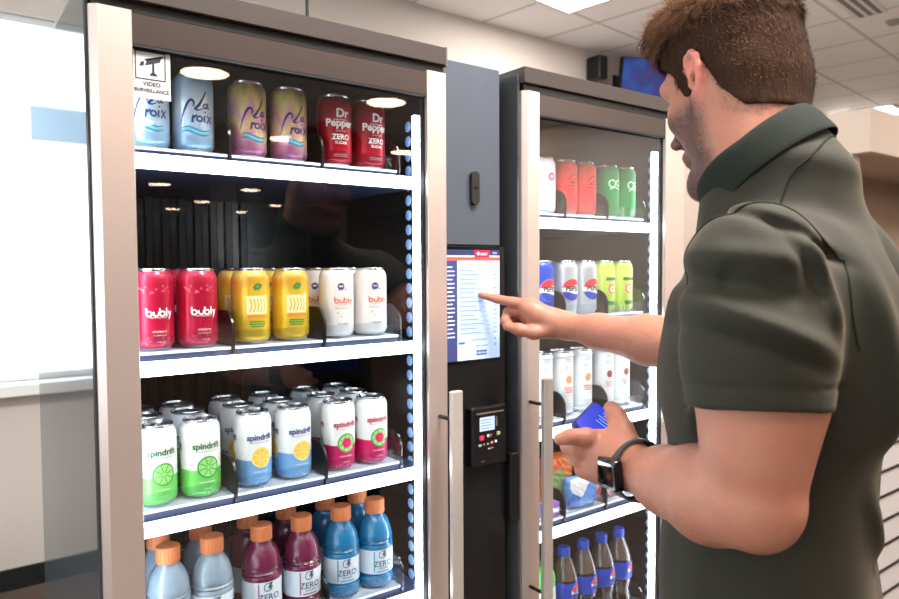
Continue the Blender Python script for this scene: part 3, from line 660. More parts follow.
PEP = [ink('pepsi_white', (240, 240, 242)), ink('pepsi_red', (214, 42, 52)), ink('pepsi_blue', (32, 60, 170)), ink('pepsi_black', (30, 32, 40))]
P_['silver'] = can_proto('soda_can', [mat('can_silver', (196, 200, 206), .32, .5), ALCAN]+PEP, art_pepsi)
P_['blue'] = can_proto('soda_can', [mat('can_blue', (36, 74, 190), .3, .3), ALCAN]+PEP, art_pepsi)
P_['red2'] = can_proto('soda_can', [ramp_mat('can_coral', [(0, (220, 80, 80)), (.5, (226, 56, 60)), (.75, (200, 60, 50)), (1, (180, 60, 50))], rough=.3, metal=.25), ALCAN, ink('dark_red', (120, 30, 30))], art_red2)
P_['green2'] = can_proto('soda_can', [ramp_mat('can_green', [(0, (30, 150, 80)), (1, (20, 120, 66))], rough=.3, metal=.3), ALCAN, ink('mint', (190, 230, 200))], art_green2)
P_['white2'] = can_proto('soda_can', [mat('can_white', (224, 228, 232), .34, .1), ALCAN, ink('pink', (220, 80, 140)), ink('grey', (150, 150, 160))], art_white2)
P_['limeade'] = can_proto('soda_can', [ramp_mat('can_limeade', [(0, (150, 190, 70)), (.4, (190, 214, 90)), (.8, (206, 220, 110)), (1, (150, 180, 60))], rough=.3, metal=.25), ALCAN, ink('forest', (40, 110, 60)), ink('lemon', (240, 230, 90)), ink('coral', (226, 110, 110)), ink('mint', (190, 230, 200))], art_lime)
P_['tall'] = can_proto('slim_drink_can', [mat('can_white', (224, 228, 232), .34, .1), ALCAN, ink('apricot', (232, 150, 90)), ink('rust', (206, 70, 60)), ink('grey', (150, 150, 160))], art_tall(0, 0), h=.157, r=.029)
P_['tall2'] = can_proto('slim_drink_can', [mat('can_white', (224, 228, 232), .34, .1), ALCAN, ink('brick', (150, 60, 60)), ink('rose', (214, 130, 150)), ink('grey', (150, 150, 160))], art_tall(0, 0), h=.157, r=.029)

USED = set()
def put(kind, x, y, z, label, cat, group, turn=0.0):
    p = P_[kind]; rz = radians(turn)
    if kind not in USED:
        USED.add(kind); p.location = (x, y, z); p.rotation_euler = (0, 0, rz); tag(p, label, cat, group); return p
    r = dup(p, (x, y, z), rz, label, group); r['category'] = cat; return r
XS = [.302, .374, .467, .544, .636, .709]
ROWN = ['front row', 'second row', 'third row']
SIDE = ['left', 'right']
def fill(xs, kinds, zf, nrow, ys, what, shelfname, cat='drink can', turns=(-5, -3)):
    for rw in range(nrow):
        for i, x in enumerate(xs):
            kd = kinds[i//2]; w = what[kd]
            lab = '%s, %s, %s of pair, %s' % (w, ROWN[rw], SIDE[i % 2], shelfname)
            grp = '%ss on %s' % (w, shelfname)
            put(kd, x+(.004*rw)*(1 if rw else 0), ys[rw]+random.uniform(-.002, .002), zf, lab, cat, grp, random.uniform(-9, 3) if rw == 0 else random.uniform(-60, 60))
YS = [.103, .182, .260]
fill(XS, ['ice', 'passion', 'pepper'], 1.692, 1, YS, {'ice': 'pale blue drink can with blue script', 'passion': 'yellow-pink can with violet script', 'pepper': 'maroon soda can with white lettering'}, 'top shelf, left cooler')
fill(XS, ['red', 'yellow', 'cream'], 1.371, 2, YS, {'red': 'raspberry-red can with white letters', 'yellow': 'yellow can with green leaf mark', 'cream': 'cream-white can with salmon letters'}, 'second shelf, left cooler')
fill(XS, ['lime', 'lemon', 'berry'], 1.119, 3, YS, {'lime': 'white and green lime can', 'lemon': 'white and blue lemon can', 'berry': 'white and magenta can'}, 'third shelf, left cooler')

# sports drink bottles
ORANGE = mat('orange_cap', (232, 136, 84), .45)
BOTLAB = mat('bottle_label', (208, 218, 230), .4)
def bottle_proto(kind, liq, ghost):
    root = empty('sports_drink_bottle'); m = MB(); R = .0355
    prof = [(.026, 0), (.030, .002), (R, .008), (R, .022), (.0315, .026), (R-.001, .030), (R-.001, .078), (R+.0002, .083), (.0325, .0865), (R, .090), (.0325, .0935), (R, .097), (.0332, .106), (.0315, .117), (.0275, .128), (.0215, .137), (.0185, .141), (.0180, .1455)]
    m.lathe(prof, 44, mi=0); m.build('bottle_body', mat(kind, liq, .16, 0, coat=.6, trans=.25, sss=0), root, True, ang=70)
    l = MB(); l.lathe([(R-.0003, .031), (R-.0002, .0315), (R-.0002, .0775), (R-.0003, .078)], 44, mi=0, caps=False)
    for t in (0, pi):
        r = R
        # lightning mark and lettering on the label
        wrap(l, ([(.001, .0765), (.007, .0775), (.004, .0705), (.008, .0705), (-.002, .0590), (.0015, .0665), (-.003, .0665)], [(0, 1, 2, 6), (2, 3, 5, 6), (3, 4, 5)]), r, 0, 1, 0, t, .0003)
        V, F = stroke([(.004, .0745), (-.003, .0760), (-.0085, .0715), (-.0080, .0640), (-.001, .0620), (.005, .0655), (.004, .0685)], .0016); wrap(l, (V, F), r, 0, 1, 0, t, .0003)
        V, F = glyphs('ZERO', .0155, .015); wrap(l, (V, F), r, .0455, 1, 0, t, .0003)
        V, F = glyphs('SUGAR', .0062, .01); wrap(l, (V, F), r, .0395, 1, 0, t, .0003)
        wrap(l, rect2(-.020, -.0175, .034, .076), r, 0, 2, 0, t, .0003); wrap(l, rect2(-.014, .014, .0335, .0365), r, 0, 2, 0, t, .0003)
        for i in range(7): wrap(l, rect2(.034, .050, .040+i*.005, .0418+i*.005), r, 0, 1, 0, t, .0003)
    l.build('label_sleeve', [BOTLAB, ink('slate_ink', (70, 84, 104)), mat(ghost[0], ghost[1], .4)], root, True, ang=60)
    c = MB(); n = 48; prof = [(.0195, .1455), (.0198, .1475), (.0195, .1695), (.0182, .1715), (.0001, .1717)]
    V = [((rr-(.0005 if (j % 2 and 0 < k < 3) else 0))*cos(2*pi*j/n), (rr-(.0005 if (j % 2 and 0 < k < 3) else 0))*sin(2*pi*j/n), z) for k, (rr, z) in enumerate(prof) for j in range(n)]
    F = [(k*n+j, k*n+(j+1) % n, (k+1)*n+(j+1) % n, (k+1)*n+j) for k in range(4) for j in range(n)]
    c.add(V, F); c.build('bottle_cap', ORANGE, root)
    return root
P_['frost'] = bottle_proto('liquid_frost', (150, 172, 190), ('label_frost', (150, 166, 184)))
P_['grape'] = bottle_proto('liquid_grape', (122, 40, 76), ('label_grape', (168, 100, 126)))
P_['cool'] = bottle_proto('liquid_cool_blue', (36, 132, 188), ('label_cool', (90, 160, 196)))
XB = [.320, .393, .482, .560, .645, .719]
YS = [.110, .186, .262]
fill(XB, ['frost', 'grape', 'cool'], .869, 2, YS, {'frost': 'pale grey sports drink with orange cap', 'grape': 'purple sports drink with orange cap', 'cool': 'bright blue sports drink with orange cap'}, 'bottom shelf, left cooler', 'bottle')

# right cooler
XA = [1.110, 1.180, 1.254, 1.322, 1.406, 1.474]
RC = 'right cooler'
def row2(items, z, y, shelfname):
    for x, kd, lab, grp in items: put(kd, x, y, z, lab, 'drink can', grp, random.uniform(-8, 2))
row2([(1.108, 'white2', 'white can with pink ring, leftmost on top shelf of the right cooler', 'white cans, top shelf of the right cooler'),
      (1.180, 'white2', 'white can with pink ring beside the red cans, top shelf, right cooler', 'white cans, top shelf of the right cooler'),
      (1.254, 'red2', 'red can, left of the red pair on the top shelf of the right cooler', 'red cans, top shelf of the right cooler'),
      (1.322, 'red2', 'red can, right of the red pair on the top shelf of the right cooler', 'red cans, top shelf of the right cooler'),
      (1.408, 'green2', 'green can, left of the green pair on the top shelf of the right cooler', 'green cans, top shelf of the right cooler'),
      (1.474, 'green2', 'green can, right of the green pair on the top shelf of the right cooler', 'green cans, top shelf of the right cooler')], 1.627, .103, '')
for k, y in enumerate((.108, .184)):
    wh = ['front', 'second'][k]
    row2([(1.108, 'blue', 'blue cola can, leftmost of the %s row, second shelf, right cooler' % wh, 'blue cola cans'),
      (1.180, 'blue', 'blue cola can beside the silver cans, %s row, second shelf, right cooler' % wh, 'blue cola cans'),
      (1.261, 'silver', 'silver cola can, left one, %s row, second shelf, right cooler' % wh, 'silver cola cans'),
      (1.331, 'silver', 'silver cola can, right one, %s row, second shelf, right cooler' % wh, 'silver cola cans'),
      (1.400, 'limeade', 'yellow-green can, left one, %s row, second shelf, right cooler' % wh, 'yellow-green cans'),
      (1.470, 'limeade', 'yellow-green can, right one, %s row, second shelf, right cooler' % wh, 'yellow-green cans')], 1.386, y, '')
for i, x in enumerate((1.115, 1.182, 1.252, 1.320, 1.402, 1.466)):
    put('tall' if i < 4 else 'tall2', x, .108, 1.143, 'slim white can, %s from the left, third shelf, right cooler' % ['first', 'second', 'third', 'fourth', 'fifth', 'sixth'][i], 'drink can', 'slim white cans in the right cooler', random.uniform(-8, 2))

# cola bottles
def cola_proto():
    root = empty('cola_bottle'); m = MB()
    prof = [(.024, .019), (.030, .021), (.0345, .026), (.0345, .036), (.031, .055), (.0305, .070), (.034, .092), (.0345, .100), (.0345, .142), (.0335, .150)]
    pr2 = [(.0335, .150), (.031, .163), (.026, .178), (.0195, .194), (.0145, .205), (.0135, .212)]
    m.lathe(prof, 40, mi=0, caps=False); m.lathe(pr2, 40, mi=1, caps=False)
    m.lathe([(.0001, .019), (.024, .019)], 40, mi=0, caps=False)
    m.build('bottle_body', [mat('cola_liquid', (30, 16, 14), .1, coat=1), mat('bottle_upper', (92, 78, 74), .1, coat=1)], root, True, ang=70)
    l = MB(); l.lathe([(.0348, .098), (.0352, .0985), (.0352, .1435), (.0348, .144)], 40, caps=False)
    for t in (0, pi): globe(l, .0353, .121, .0185, t)
    l.build('label_sleeve', [mat('label_blue', (24, 62, 176), .3), ALCAN]+PEP, root, True, ang=60)
    c = MB().lathe([(.0148, .205), (.0155, .207), (.0152, .224), (.014, .2265), (.0001, .2267)], 30, caps=False); c.build('bottle_cap', mat('cap_blue', (46, 84, 200), .4), root, True)
    return root
P_['cola'] = cola_proto()
for i, x in enumerate((1.265, 1.335, 1.405, 1.474)):
    put('cola', x+.010, .120, .576, 'cola bottle with blue cap, %s, at the bottom of the right cooler' % ['leftmost', 'second from the left', 'third from the left', 'rightmost'][i], 'bottle', 'cola bottles with blue caps', 16+3*i)
root = empty('green_bottle', (1.190, .112, .595))
MB().lathe([(.026, 0), (.033, .006), (.034, .06), (.034, .125), (.033, .14)], 36).build('bottle_body', mat('milky_white', (220, 226, 222), .3, coat=.5), root, True)
MB().lathe([(.0332, .138), (.033, .155), (.029, .172), (.020, .184), (.0001, .187)], 36, caps=False).build('bottle_cap', mat('green_shoulder', (70, 200, 70), .3, coat=.5), root, True)
tag(root, 'white bottle with a bright green top beside the right cooler handle, bottom shelf', 'bottle')

# snack bags on the fourth shelf
def pillow(name, c, w, h, d, mt, label, rz=0, seed=1, marks=()):
    rg = np.random.default_rng(seed); n = 34; m = MB(); root = empty(name, c, rz)
    ph = rg.uniform(0, 6, (6, 3)); fr = rg.uniform(18, 75, (6, 2))
    def surf(s):
        V = []
        for j in range(n+1):
            for i in range(n+1):
                u, v = i/n*2-1, j/n*2-1; e = (1-u**4)*(1-v**4); e = max(e, 0)**.6
                cr_ = sum(.0016*abs(sin(fr[k, 0]*u*w/2*3+fr[k, 1]*v*h*1.5+ph[k, s and 1])) for k in range(6))
                V.append((u*w/2*(1-.06*v*v), s*(d/2*e+(cr_ if e > .02 else 0)*min(1, e*2)), h/2+v*h/2))
        return V
    F = [(j*(n+1)+i, j*(n+1)+i+1, (j+1)*(n+1)+i+1, (j+1)*(n+1)+i) for j in range(n) for i in range(n)]
    m.add(surf(-1), F); m.add(surf(1), [tuple(reversed(f)) for f in F])
    m.build('bag_body', mt, root, True, ang=50); tag(root, label, 'snack bag'); return root
def bag_mat(nm, cols, sc):
    m = mat(nm, cols[0], .22, .1); nt = m.node_tree; tc = nt.nodes.new('ShaderNodeTexCoord'); v = nt.nodes.new('ShaderNodeTexVoronoi'); v.inputs['Scale'].default_value = sc
    nt.links.new(tc.outputs['Object'], v.inputs['Vector']); sp = nt.nodes.new('ShaderNodeSeparateColor'); nt.links.new(v.outputs['Color'], sp.inputs[0])
    cr = nt.nodes.new('ShaderNodeValToRGB'); cr.color_ramp.interpolation = 'CONSTANT'; el = cr.color_ramp.elements
    el[0].position = 0; el[0].color = lin(cols[0]); el[1].position = 1/len(cols); el[1].color = lin(cols[1])
    for i, c in enumerate(cols[2:]): e = el.new((i+2)/len(cols)); e.color = lin(c)
    nt.links.new(sp.outputs[0], cr.inputs[0]); nt.links.new(cr.outputs[0], nt.nodes['Principled BSDF'].inputs['Base Color']); return m
pillow('snack_bag', (1.262, .140, .907), .105, .130, .045, bag_mat('bag_orange', [(236, 120, 50), (240, 140, 70), (236, 110, 50), (150, 170, 110), (226, 220, 210)], 22), 'crinkled orange snack bag below the phone hand in the right cooler', .1, 3)
pillow('snack_bag', (1.300, .092, .907), .095, .078, .034, bag_mat('bag_blue', [(70, 110, 190), (90, 140, 210), (110, 160, 220), (226, 226, 230), (200, 120, 90)], 26), 'crinkled blue and white snack bag in front of the orange bag in the right cooler', -.1, 5)
pillow('snack_bag', (1.405, .105, .907), .115, .110, .045, bag_mat('bag_rose', [(200, 90, 110), (210, 120, 140), (225, 200, 205), (190, 80, 100), (160, 130, 150)], 26), 'rose pink snack bag behind the wrist watch in the right cooler', 0, 8)
bx = empty('purple_carton', (1.185, .085, .907)); MB().bbox(-.026, .026, -.012, .012, 0, .035, .001).build('carton_body', mat('purple_card', (150, 110, 180), .5), bx); MB().box(-.024, .024, -.0128, -.0122, .012, .022).build('label_band', WHITEI, bx)
tag(bx, 'small purple carton at the front of the fourth shelf of the right cooler', 'carton')
#PERSON
# ------------------------------------------------------------------ implicit-surface modelling for the figure
def nrm(v): v = np.array(v, float); return v/np.linalg.norm(v)
class Prim:
    """kinds: cone (rounded cone a->b), ell (ellipsoid c, radii, rotation), k = blend radius, sub = subtract"""
    def __init__(s, kind, k=.01, sub=False, **q): s.kind, s.k, s.sub = kind, k, sub; s.__dict__.update(q)
    def d(s, P):
        if s.kind == 'cone':
            ba = s.b-s.a; l2 = ba@ba; pa = P-s.a; t = np.clip(pa@ba/l2, 0, 1)
            dd = np.linalg.norm(pa-t[:, None]*ba, axis=1)-(s.ra+(s.rb-s.ra)*t)
            return dd if s.clip is None else np.maximum(dd, (P-s.clip[0])@s.clip[1])
        Q = (P-s.c)@s.R; k0 = np.linalg.norm(Q/s.r, axis=1); k1 = np.linalg.norm(Q/(s.r*s.r), axis=1)
        return k0*(k0-1)/np.maximum(k1, 1e-9)
def cone(a, b, ra, rb=None, k=.01, sub=False, clip=None):
    return Prim('cone', k, sub, clip=clip, a=np.array(a, float), b=np.array(b, float)+1e-7, ra=ra, rb=ra if rb is None else rb)
def ell(c, r, k=.01, R=None, sub=False): return Prim('ell', k, sub, c=np.array(c, float), r=np.array(r, float), R=np.eye(3) if R is None else np.array(R, float))
def chain(pts, rs, k=.006): return [cone(pts[i], pts[i+1], rs[i], rs[i+1], k) for i in range(len(pts)-1)]
def field(prims, P, post=None):
    d = np.full(len(P), 1e3)
    for p in prims:
        e = p.d(P)
        if p.sub:
            h = np.clip(.5-.5*(d+e)/p.k, 0, 1) if p.k else (d < -e)*1.; d = d*(1-h)-e*h+p.k*h*(1-h)
        else:
            h = np.clip(.5+.5*(e-d)/p.k, 0, 1); d = e*(1-h)+d*h-p.k*h*(1-h)
    return post(P, d) if post is not None else d
def mesh_field(prims, lo, hi, vox, post=None, B=12):
    """surface nets on the blocks near the surface"""
    lo = np.array(lo, float); n = np.ceil((np.array(hi)-lo)/vox).astype(int)+1
    nb = (n+B-1)//B; bx = np.stack(np.meshgrid(*[np.arange(k) for k in nb], indexing='ij'), -1).reshape(-1, 3)
    cen = lo+(bx+.5)*B*vox; rad = B*vox*.5*sqrt(3)
    D = np.stack([p.d(cen) for p in prims]); dmin = np.where(np.array([p.sub for p in prims])[:, None], 1e3, D).min(0)
    act = np.abs(dmin) < rad*1.5+.025
    g = np.arange(B+1); loc = np.stack(np.meshgrid(g, g, g, indexing='ij'), -1).reshape(-1, 3)
    NY, NZ = int(nb[1]*B+2), int(nb[2]*B+2)
    key = lambda c: (c[:, 0].astype(np.int64)*NY+c[:, 1])*NZ+c[:, 2]
    VK, VP, Q = [], [], []
    corners = np.array([(i, j, k) for i in (0, 1) for j in (0, 1) for k in (0, 1)])
    E = [(a, b) for a in range(8) for b in range(a+1, 8) if np.abs(corners[a]-corners[b]).sum() == 1]
    for bi in np.nonzero(act)[0]:
        near = [p for i, p in enumerate(prims) if D[i, bi] < rad+max(dmin[bi], 0)+.05]
        if not near: continue
        base = bx[bi]*B; d = field(near, lo+(base+loc)*vox, post).reshape(B+1, B+1, B+1)
        if d.min() > 0 or d.max() < 0: continue
        s = d < 0; C = np.stack([d[c[0]:B+c[0], c[1]:B+c[1], c[2]:B+c[2]] for c in corners], -1); sg = C < 0
        cells = np.argwhere(sg.any(-1) & ~sg.all(-1))
        if len(cells) == 0: continue
        v = C[cells[:, 0], cells[:, 1], cells[:, 2]]; acc = np.zeros((len(cells), 3)); cnt = np.zeros(len(cells))
        for a, b in E:
            m = (v[:, a] < 0) != (v[:, b] < 0); t = np.where(m, v[:, a]/(v[:, a]-v[:, b]+1e-12), 0)
            acc += m[:, None]*(corners[a]+(corners[b]-corners[a])*t[:, None]); cnt += m
        VK.append(key(base+cells)); VP.append(lo+(base+cells+acc/cnt[:, None])*vox)
        for ax in range(3):
            o = [0, 0, 0]; o[ax] = 1
            A = s[:B, :B, :B]; Bq = s[o[0]:B+o[0], o[1]:B+o[1], o[2]:B+o[2]]
            e = np.argwhere(A != Bq); 
            if len(e) == 0: continue
            fl = A[e[:, 0], e[:, 1], e[:, 2]]; c = base+e; u = np.zeros(3, int); w = np.zeros(3, int); u[(ax+1) % 3] = 1; w[(ax+2) % 3] = 1
            q = np.stack([key(c-u-w), key(c-w), key(c), key(c-u)], 1); q[~fl] = q[~fl][:, ::-1]; ok = (c-u-w).min(1) >= 0; Q.append(q[ok])
    VK = np.concatenate(VK); VP = np.concatenate(VP); Q = np.concatenate(Q)
    o = np.argsort(VK); VK = VK[o]; VP = VP[o]; idx = np.clip(np.searchsorted(VK, Q), 0, len(VK)-1); good = (VK[idx] == Q).all(1)
    return VP, idx[good]
def obj_np(name, parts, mats, parent, mi=None, colors=None):
    V = np.concatenate([p[0] for p in parts]); F = []; n = 0
    for p in parts: F.append(p[1]+n); n += len(p[0])
    F = np.concatenate(F); me = bpy.data.meshes.new(name); me.vertices.add(len(V)); me.vertices.foreach_set('co', V.astype(np.float32).ravel())
    me.loops.add(F.size); me.loops.foreach_set('vertex_index', F.astype(np.int32).ravel()); me.polygons.add(len(F))
    me.polygons.foreach_set('loop_start', np.arange(0, F.size, 4, dtype=np.int32)); me.polygons.foreach_set('loop_total', np.full(len(F), 4, np.int32))
    me.update(calc_edges=True); me.validate()
    me.polygons.foreach_set('use_smooth', [True]*len(me.polygons))
    if colors is not None:
        ca = me.color_attributes.new('tone', 'FLOAT_COLOR', 'POINT'); ca.data.foreach_set('color', colors(V).astype(np.float32).ravel())
    for m in mats: me.materials.append(m)
    o = bpy.data.objects.new(name, me); COL.objects.link(o); o.parent = parent
    if parent: o.location = -Vector(parent.location)
    return o
def smooth_np(V, F, it=1, f=.5):
    n = len(V)
    for _ in range(it):
        S_ = np.zeros_like(V); c = np.zeros(n)
        for a, b in ((0, 1), (1, 2), (2, 3), (3, 0)):
            np.add.at(S_, F[:, a], V[F[:, b]]); np.add.at(S_, F[:, b], V[F[:, a]]); np.add.at(c, F[:, a], 1); np.add.at(c, F[:, b], 1)
        V = V*(1-f)+f*S_/np.maximum(c, 1)[:, None]
    return V

# person frame: F forward (towards the kiosk), L left, up
FO = nrm((-.31, .95, 0)); LE = nrm((-.95, -.31, 0)); ZZ = np.array((0, 0, 1.))
ORG = np.array((.862, -.655, 0))
def pl(f, l, z): return ORG+FO*f+LE*l+ZZ*z
PR = np.stack([FO, LE, ZZ], 1)                      # columns = local axes
man = empty('person', tuple(ORG))
tag(man, 'man in dark olive polo shirt touching the screen and holding a phone', 'person')

# ---- head (local axes at the ear centre, pitched down)
hp = radians(16); HY = radians(-29)
FOh = FO*cos(HY)+LE*sin(HY); LEh = LE*cos(HY)-FO*sin(HY)
HF = FOh*cos(hp)-ZZ*sin(hp); HU = ZZ*cos(hp)+FOh*sin(hp); HL = LEh
HR = np.stack([HF, HL, HU], 1)
HC = at(691, 79, .885)-HL*.076
def hd(f, l, u): return HC+HF*f+HL*l+HU*u
head = [ell(hd(.000, 0, .042), (.083, .072, .084), .02, HR), ell(hd(-.026, 0, .028), (.052, .065, .070), .03, HR),
        ell(hd(.038, 0, -.030), (.050, .054, .080), .03, HR)]
for s in (-1, 1):
    head += [cone(hd(.0, .056*s, -.035), hd(.012, .050*s, -.078), .021, .020, .02), cone(hd(.010, .050*s, -.080), hd(.066, .018*s, -.114), .020, .018, .02),
             ell(hd(.054, .040*s, -.022), (.024, .019, .020), .02, HR), cone(hd(.085, .012*s, .026), hd(.070, .046*s, .026), .011, .010, .014),
             cone(hd(.078, .030*s, -.005), hd(.078, .034*s, -.008), .014, .014, .010, True),
             ell(hd(.072, .031*s, -.004), (.0125, .0125, .0125), .003, HR), cone(hd(.084, .020*s, .004), hd(.075, .042*s, .003), .0048, .0042, .004),
             ell(hd(.103, .012*s, -.036), (.010, .008, .008), .007, HR)]
head += [cone(hd(.084, 0, .012), hd(.108, 0, -.028), .0085, .0095, .012), cone(hd(.067, -.014, -.110), hd(.067, .014, -.110), .020, .020, .02),
         cone(hd(.084, -.018, -.064), hd(.084, .018, -.064), .0075, .0075, .008), cone(hd(.081, -.015, -.074), hd(.081, .015, -.074), .0085, .0085, .008),
         cone(hd(.095, -.016, -.0688), hd(.095, .016, -.0688), .0022, .0022, .004, True)]
# ears
for s in (-1, 1):
    # ear plane: up axis HU tilted back, out axis flared
    eo = nrm(HL*s*.99+HF*-.08); eb = nrm(-HF*.99+HL*s*(-.08)+HL*s*.30); ec = hd(-.002, .069*s, .0)
    def E_(b, u, o): return ec+(eb*b+HU*u+eo*o)*.86
    head.append(ell(E_(.008, .004, .004), (.0142, .024, .0045), .006, np.stack([eb, HU, eo], 1)))
    rim = [(-.012, .004, .002), (-.012, .020, .006), (-.002, .032, .009), (.012, .033, .011), (.021, .022, .012), (.022, .006, .011), (.016, -.010, .009), (.008, -.022, .006)]
    head += chain([E_(*q) for q in rim], [.0035, .0042, .0044, .0044, .0044, .0042, .0042, .0050], .004)
    head += [ell(E_(.001, -.027, .003), (.009, .009, .0055), .006, np.stack([eb, HU, eo], 1))]
    head += chain([E_(.010, .018, .007), E_(.013, .004, .008), E_(.006, -.012, .007)], [.0035, .0035, .003], .004)
    head += [ell(E_(.001, -.002, .011), (.0075, .010, .0075), .004, np.stack([eb, HU, eo], 1), sub=True), cone(E_(-.0115, -.004, .004), E_(-.010, -.008, .005), .0038, .0035, .004)]
# neck
head += [cone(hd(-.026, 0, -.03), pl(.035, .025, 1.585), .0555, .058, .03), cone(hd(-.035, .030, -.02), pl(.035, .05, 1.575), .028, .024, .03), cone(hd(-.035, -.030, -.02), pl(.035, -.02, 1.565), .030, .030, .03)]
HEADN = len(head)
# ---- torso, legs (skin under the clothes)
torso = [ell(pl(0, 0, 1.34), (.108, .155, .18), .05, PR), cone(pl(-.01, .11, 1.465), pl(-.01, -.11, 1.465), .044, .044, .05), cone(pl(-.015, 0, 1.48), pl(.03, .02, 1.58), .070, .058, .04),
         ell(pl(.01, 0, 1.12), (.095, .135, .17), .06, PR), ell(pl(.0, 0, .98), (.105, .155, .11), .05, PR)]
for s in (-1, 1):
    torso += [cone(pl(-.01, .09*s, .95), pl(.0, .10*s, .52), .085, .055, .03), cone(pl(0, .10*s, .52), pl(-.02, .105*s, .10), .055, .036, .02), cone(pl(-.02, .105*s, .05), pl(.13, .12*s, .035), .035, .028, .02)]
# ---- arms
Ls, Le, Lw = at(754, 268, .72), at(757, 512, .705), at(632, 468, .92)
Rs, Re, Rw = pl(-.005, -.185, 1.49), at(690, 347, 1.20), at(566, 326, 1.405)
def lerp(a, b, t): return np.array(a)*(1-t)+np.array(b)*t
larm = [cone(Ls, lerp(Ls, Le, .5), .044, .058, .03), cone(lerp(Ls, Le, .5), lerp(Ls, Le, .93), .062, .044, .03), cone(lerp(Ls, Le, .55)+np.array((.016, -.012, 0)), lerp(Ls, Le, .75), .045, .040, .03),
        cone(Le, lerp(Le, Lw, .30), .040, .046, .02), cone(lerp(Le, Lw, .30), lerp(Le, Lw, .65), .050, .039, .02), cone(lerp(Le, Lw, .65), Lw, .038, .0275, .02),
        cone(lerp(Le, Lw, .12)+ZZ*.012, lerp(Le, Lw, .42)+ZZ*.010, .042, .040, .02)]
rarm = [cone(Rs, lerp(Rs, Re, .5), .044, .054, .03), cone(lerp(Rs, Re, .5), Re, .058, .046, .03), cone(Re, lerp(Re, Rw, .3), .045, .043, .02), cone(lerp(Re, Rw, .3), lerp(Re, Rw, .7), .042, .032, .02), cone(lerp(Re, Rw, .7), Rw, .031, .0245, .02)]
# right hand, index finger on the glass (thumb side faces the camera)
A = at
rh = [cone(Rw, A(545, 319, 1.415), .0245, .023, .015), ell(A(533, 314, 1.425), (.030, .020, .030), .012, np.stack([FW, RT, UP], 1)),
      cone(A(552, 320, 1.41), A(528, 308, 1.418), .022, .018, .014), cone(A(552, 322, 1.42), A(530, 318, 1.442), .021, .019, .014), cone(A(550, 326, 1.415), A(534, 331, 1.425), .018, .015, .014)]
rh += chain([A(530, 305, 1.420), A(513, 302.2, 1.434), A(497, 299, 1.445), A(481, 295, 1.4575)], [.0122, .0106, .0092, .0070], .004)      # index
rh += [ell(A(480.0, 293.8, 1.4560), (.0045, .0036, .0030), .002, np.stack([RT, UP, FW], 1))]
rh += chain([A(526, 309, 1.434), A(508.5, 312, 1.448), A(505, 321, 1.440), A(513, 328, 1.430)], [.0118, .0105, .0096, .0086], .004)      # middle, curled
rh += chain([A(528, 314, 1.448), A(512, 317, 1.466), A(508, 326, 1.458), A(516, 331, 1.446)], [.0115, .0102, .0094, .0084], .004)        # ring
rh += chain([A(531, 319, 1.458), A(517, 322, 1.478), A(514, 329, 1.470), A(521, 334, 1.458)], [.0102, .0092, .0084, .0076], .004)        # little
rh += chain([A(549, 330, 1.405), A(534, 332.5, 1.402), A(519, 329.5, 1.405), A(507.5, 326.5, 1.412)], [.0165, .0135, .0115, .0092], .008)  # thumb
# left hand around the phone
lh = [cone(Lw, A(612, 458, .935), .0265, .026, .015), cone(A(622, 452, .925), A(600, 447, .945), .026, .022, .02), cone(A(618, 464, .935), A(594, 461, .955), .025, .021, .02), cone(A(606, 470, .945), A(592, 468, .962), .019, .017, .016)]
lh += chain([A(602, 441, .945), A(586, 437, .932), A(571, 436.5, .930), A(560, 439, .936)], [.0145, .0115, .0100, .0084], .006)      # index across the near end
lh += chain([A(596, 450, .952), A(580, 448, .946), A(569, 446, .962), A(572, 440, .985)], [.0150, .0128, .0112, .0098], .006)
lh += chain([A(593, 459, .958), A(579, 458, .958), A(573, 453, .980), A(578, 445, 1.00)], [.0140, .0122, .0106, .0092], .006)
lh += chain([A(592, 468, .962), A(583, 469, .968), A(580, 463, .990), A(585, 455, 1.01)], [.0122, .0108, .0094, .0084], .006)
lh += chain([A(625, 447, .925), A(622, 430, .940), A(616.5, 417, .958), A(611, 408, .975)], [.0185, .0145, .0122, .0100], .010)           # thumb on the glass
def bbox(prims, pad=.03):
    P = []
    for p in prims:
        if p.kind == 'cone': r = max(p.ra, p.rb); P += [p.a-r, p.a+r, p.b-r, p.b+r]
        else: r = max(p.r); P += [p.c-r, p.c+r]
    P = np.array(P); return P.min(0)-pad, P.max(0)+pad
LH = larm[1:]+lh; RH = rarm+rh
def skin_post(P, d): return d
parts = []
for pr, vx in ((LH, .0028), (rh+rarm[2:], .0024), (head, .0026), (torso+rarm[:2]+larm[:1], .009)):
    lo, hi = bbox(pr); V_, F_ = mesh_field(pr, lo, hi, vx); V_ = smooth_np(V_, F_, 1, .4); parts.append((V_, F_))
headV = parts[2]
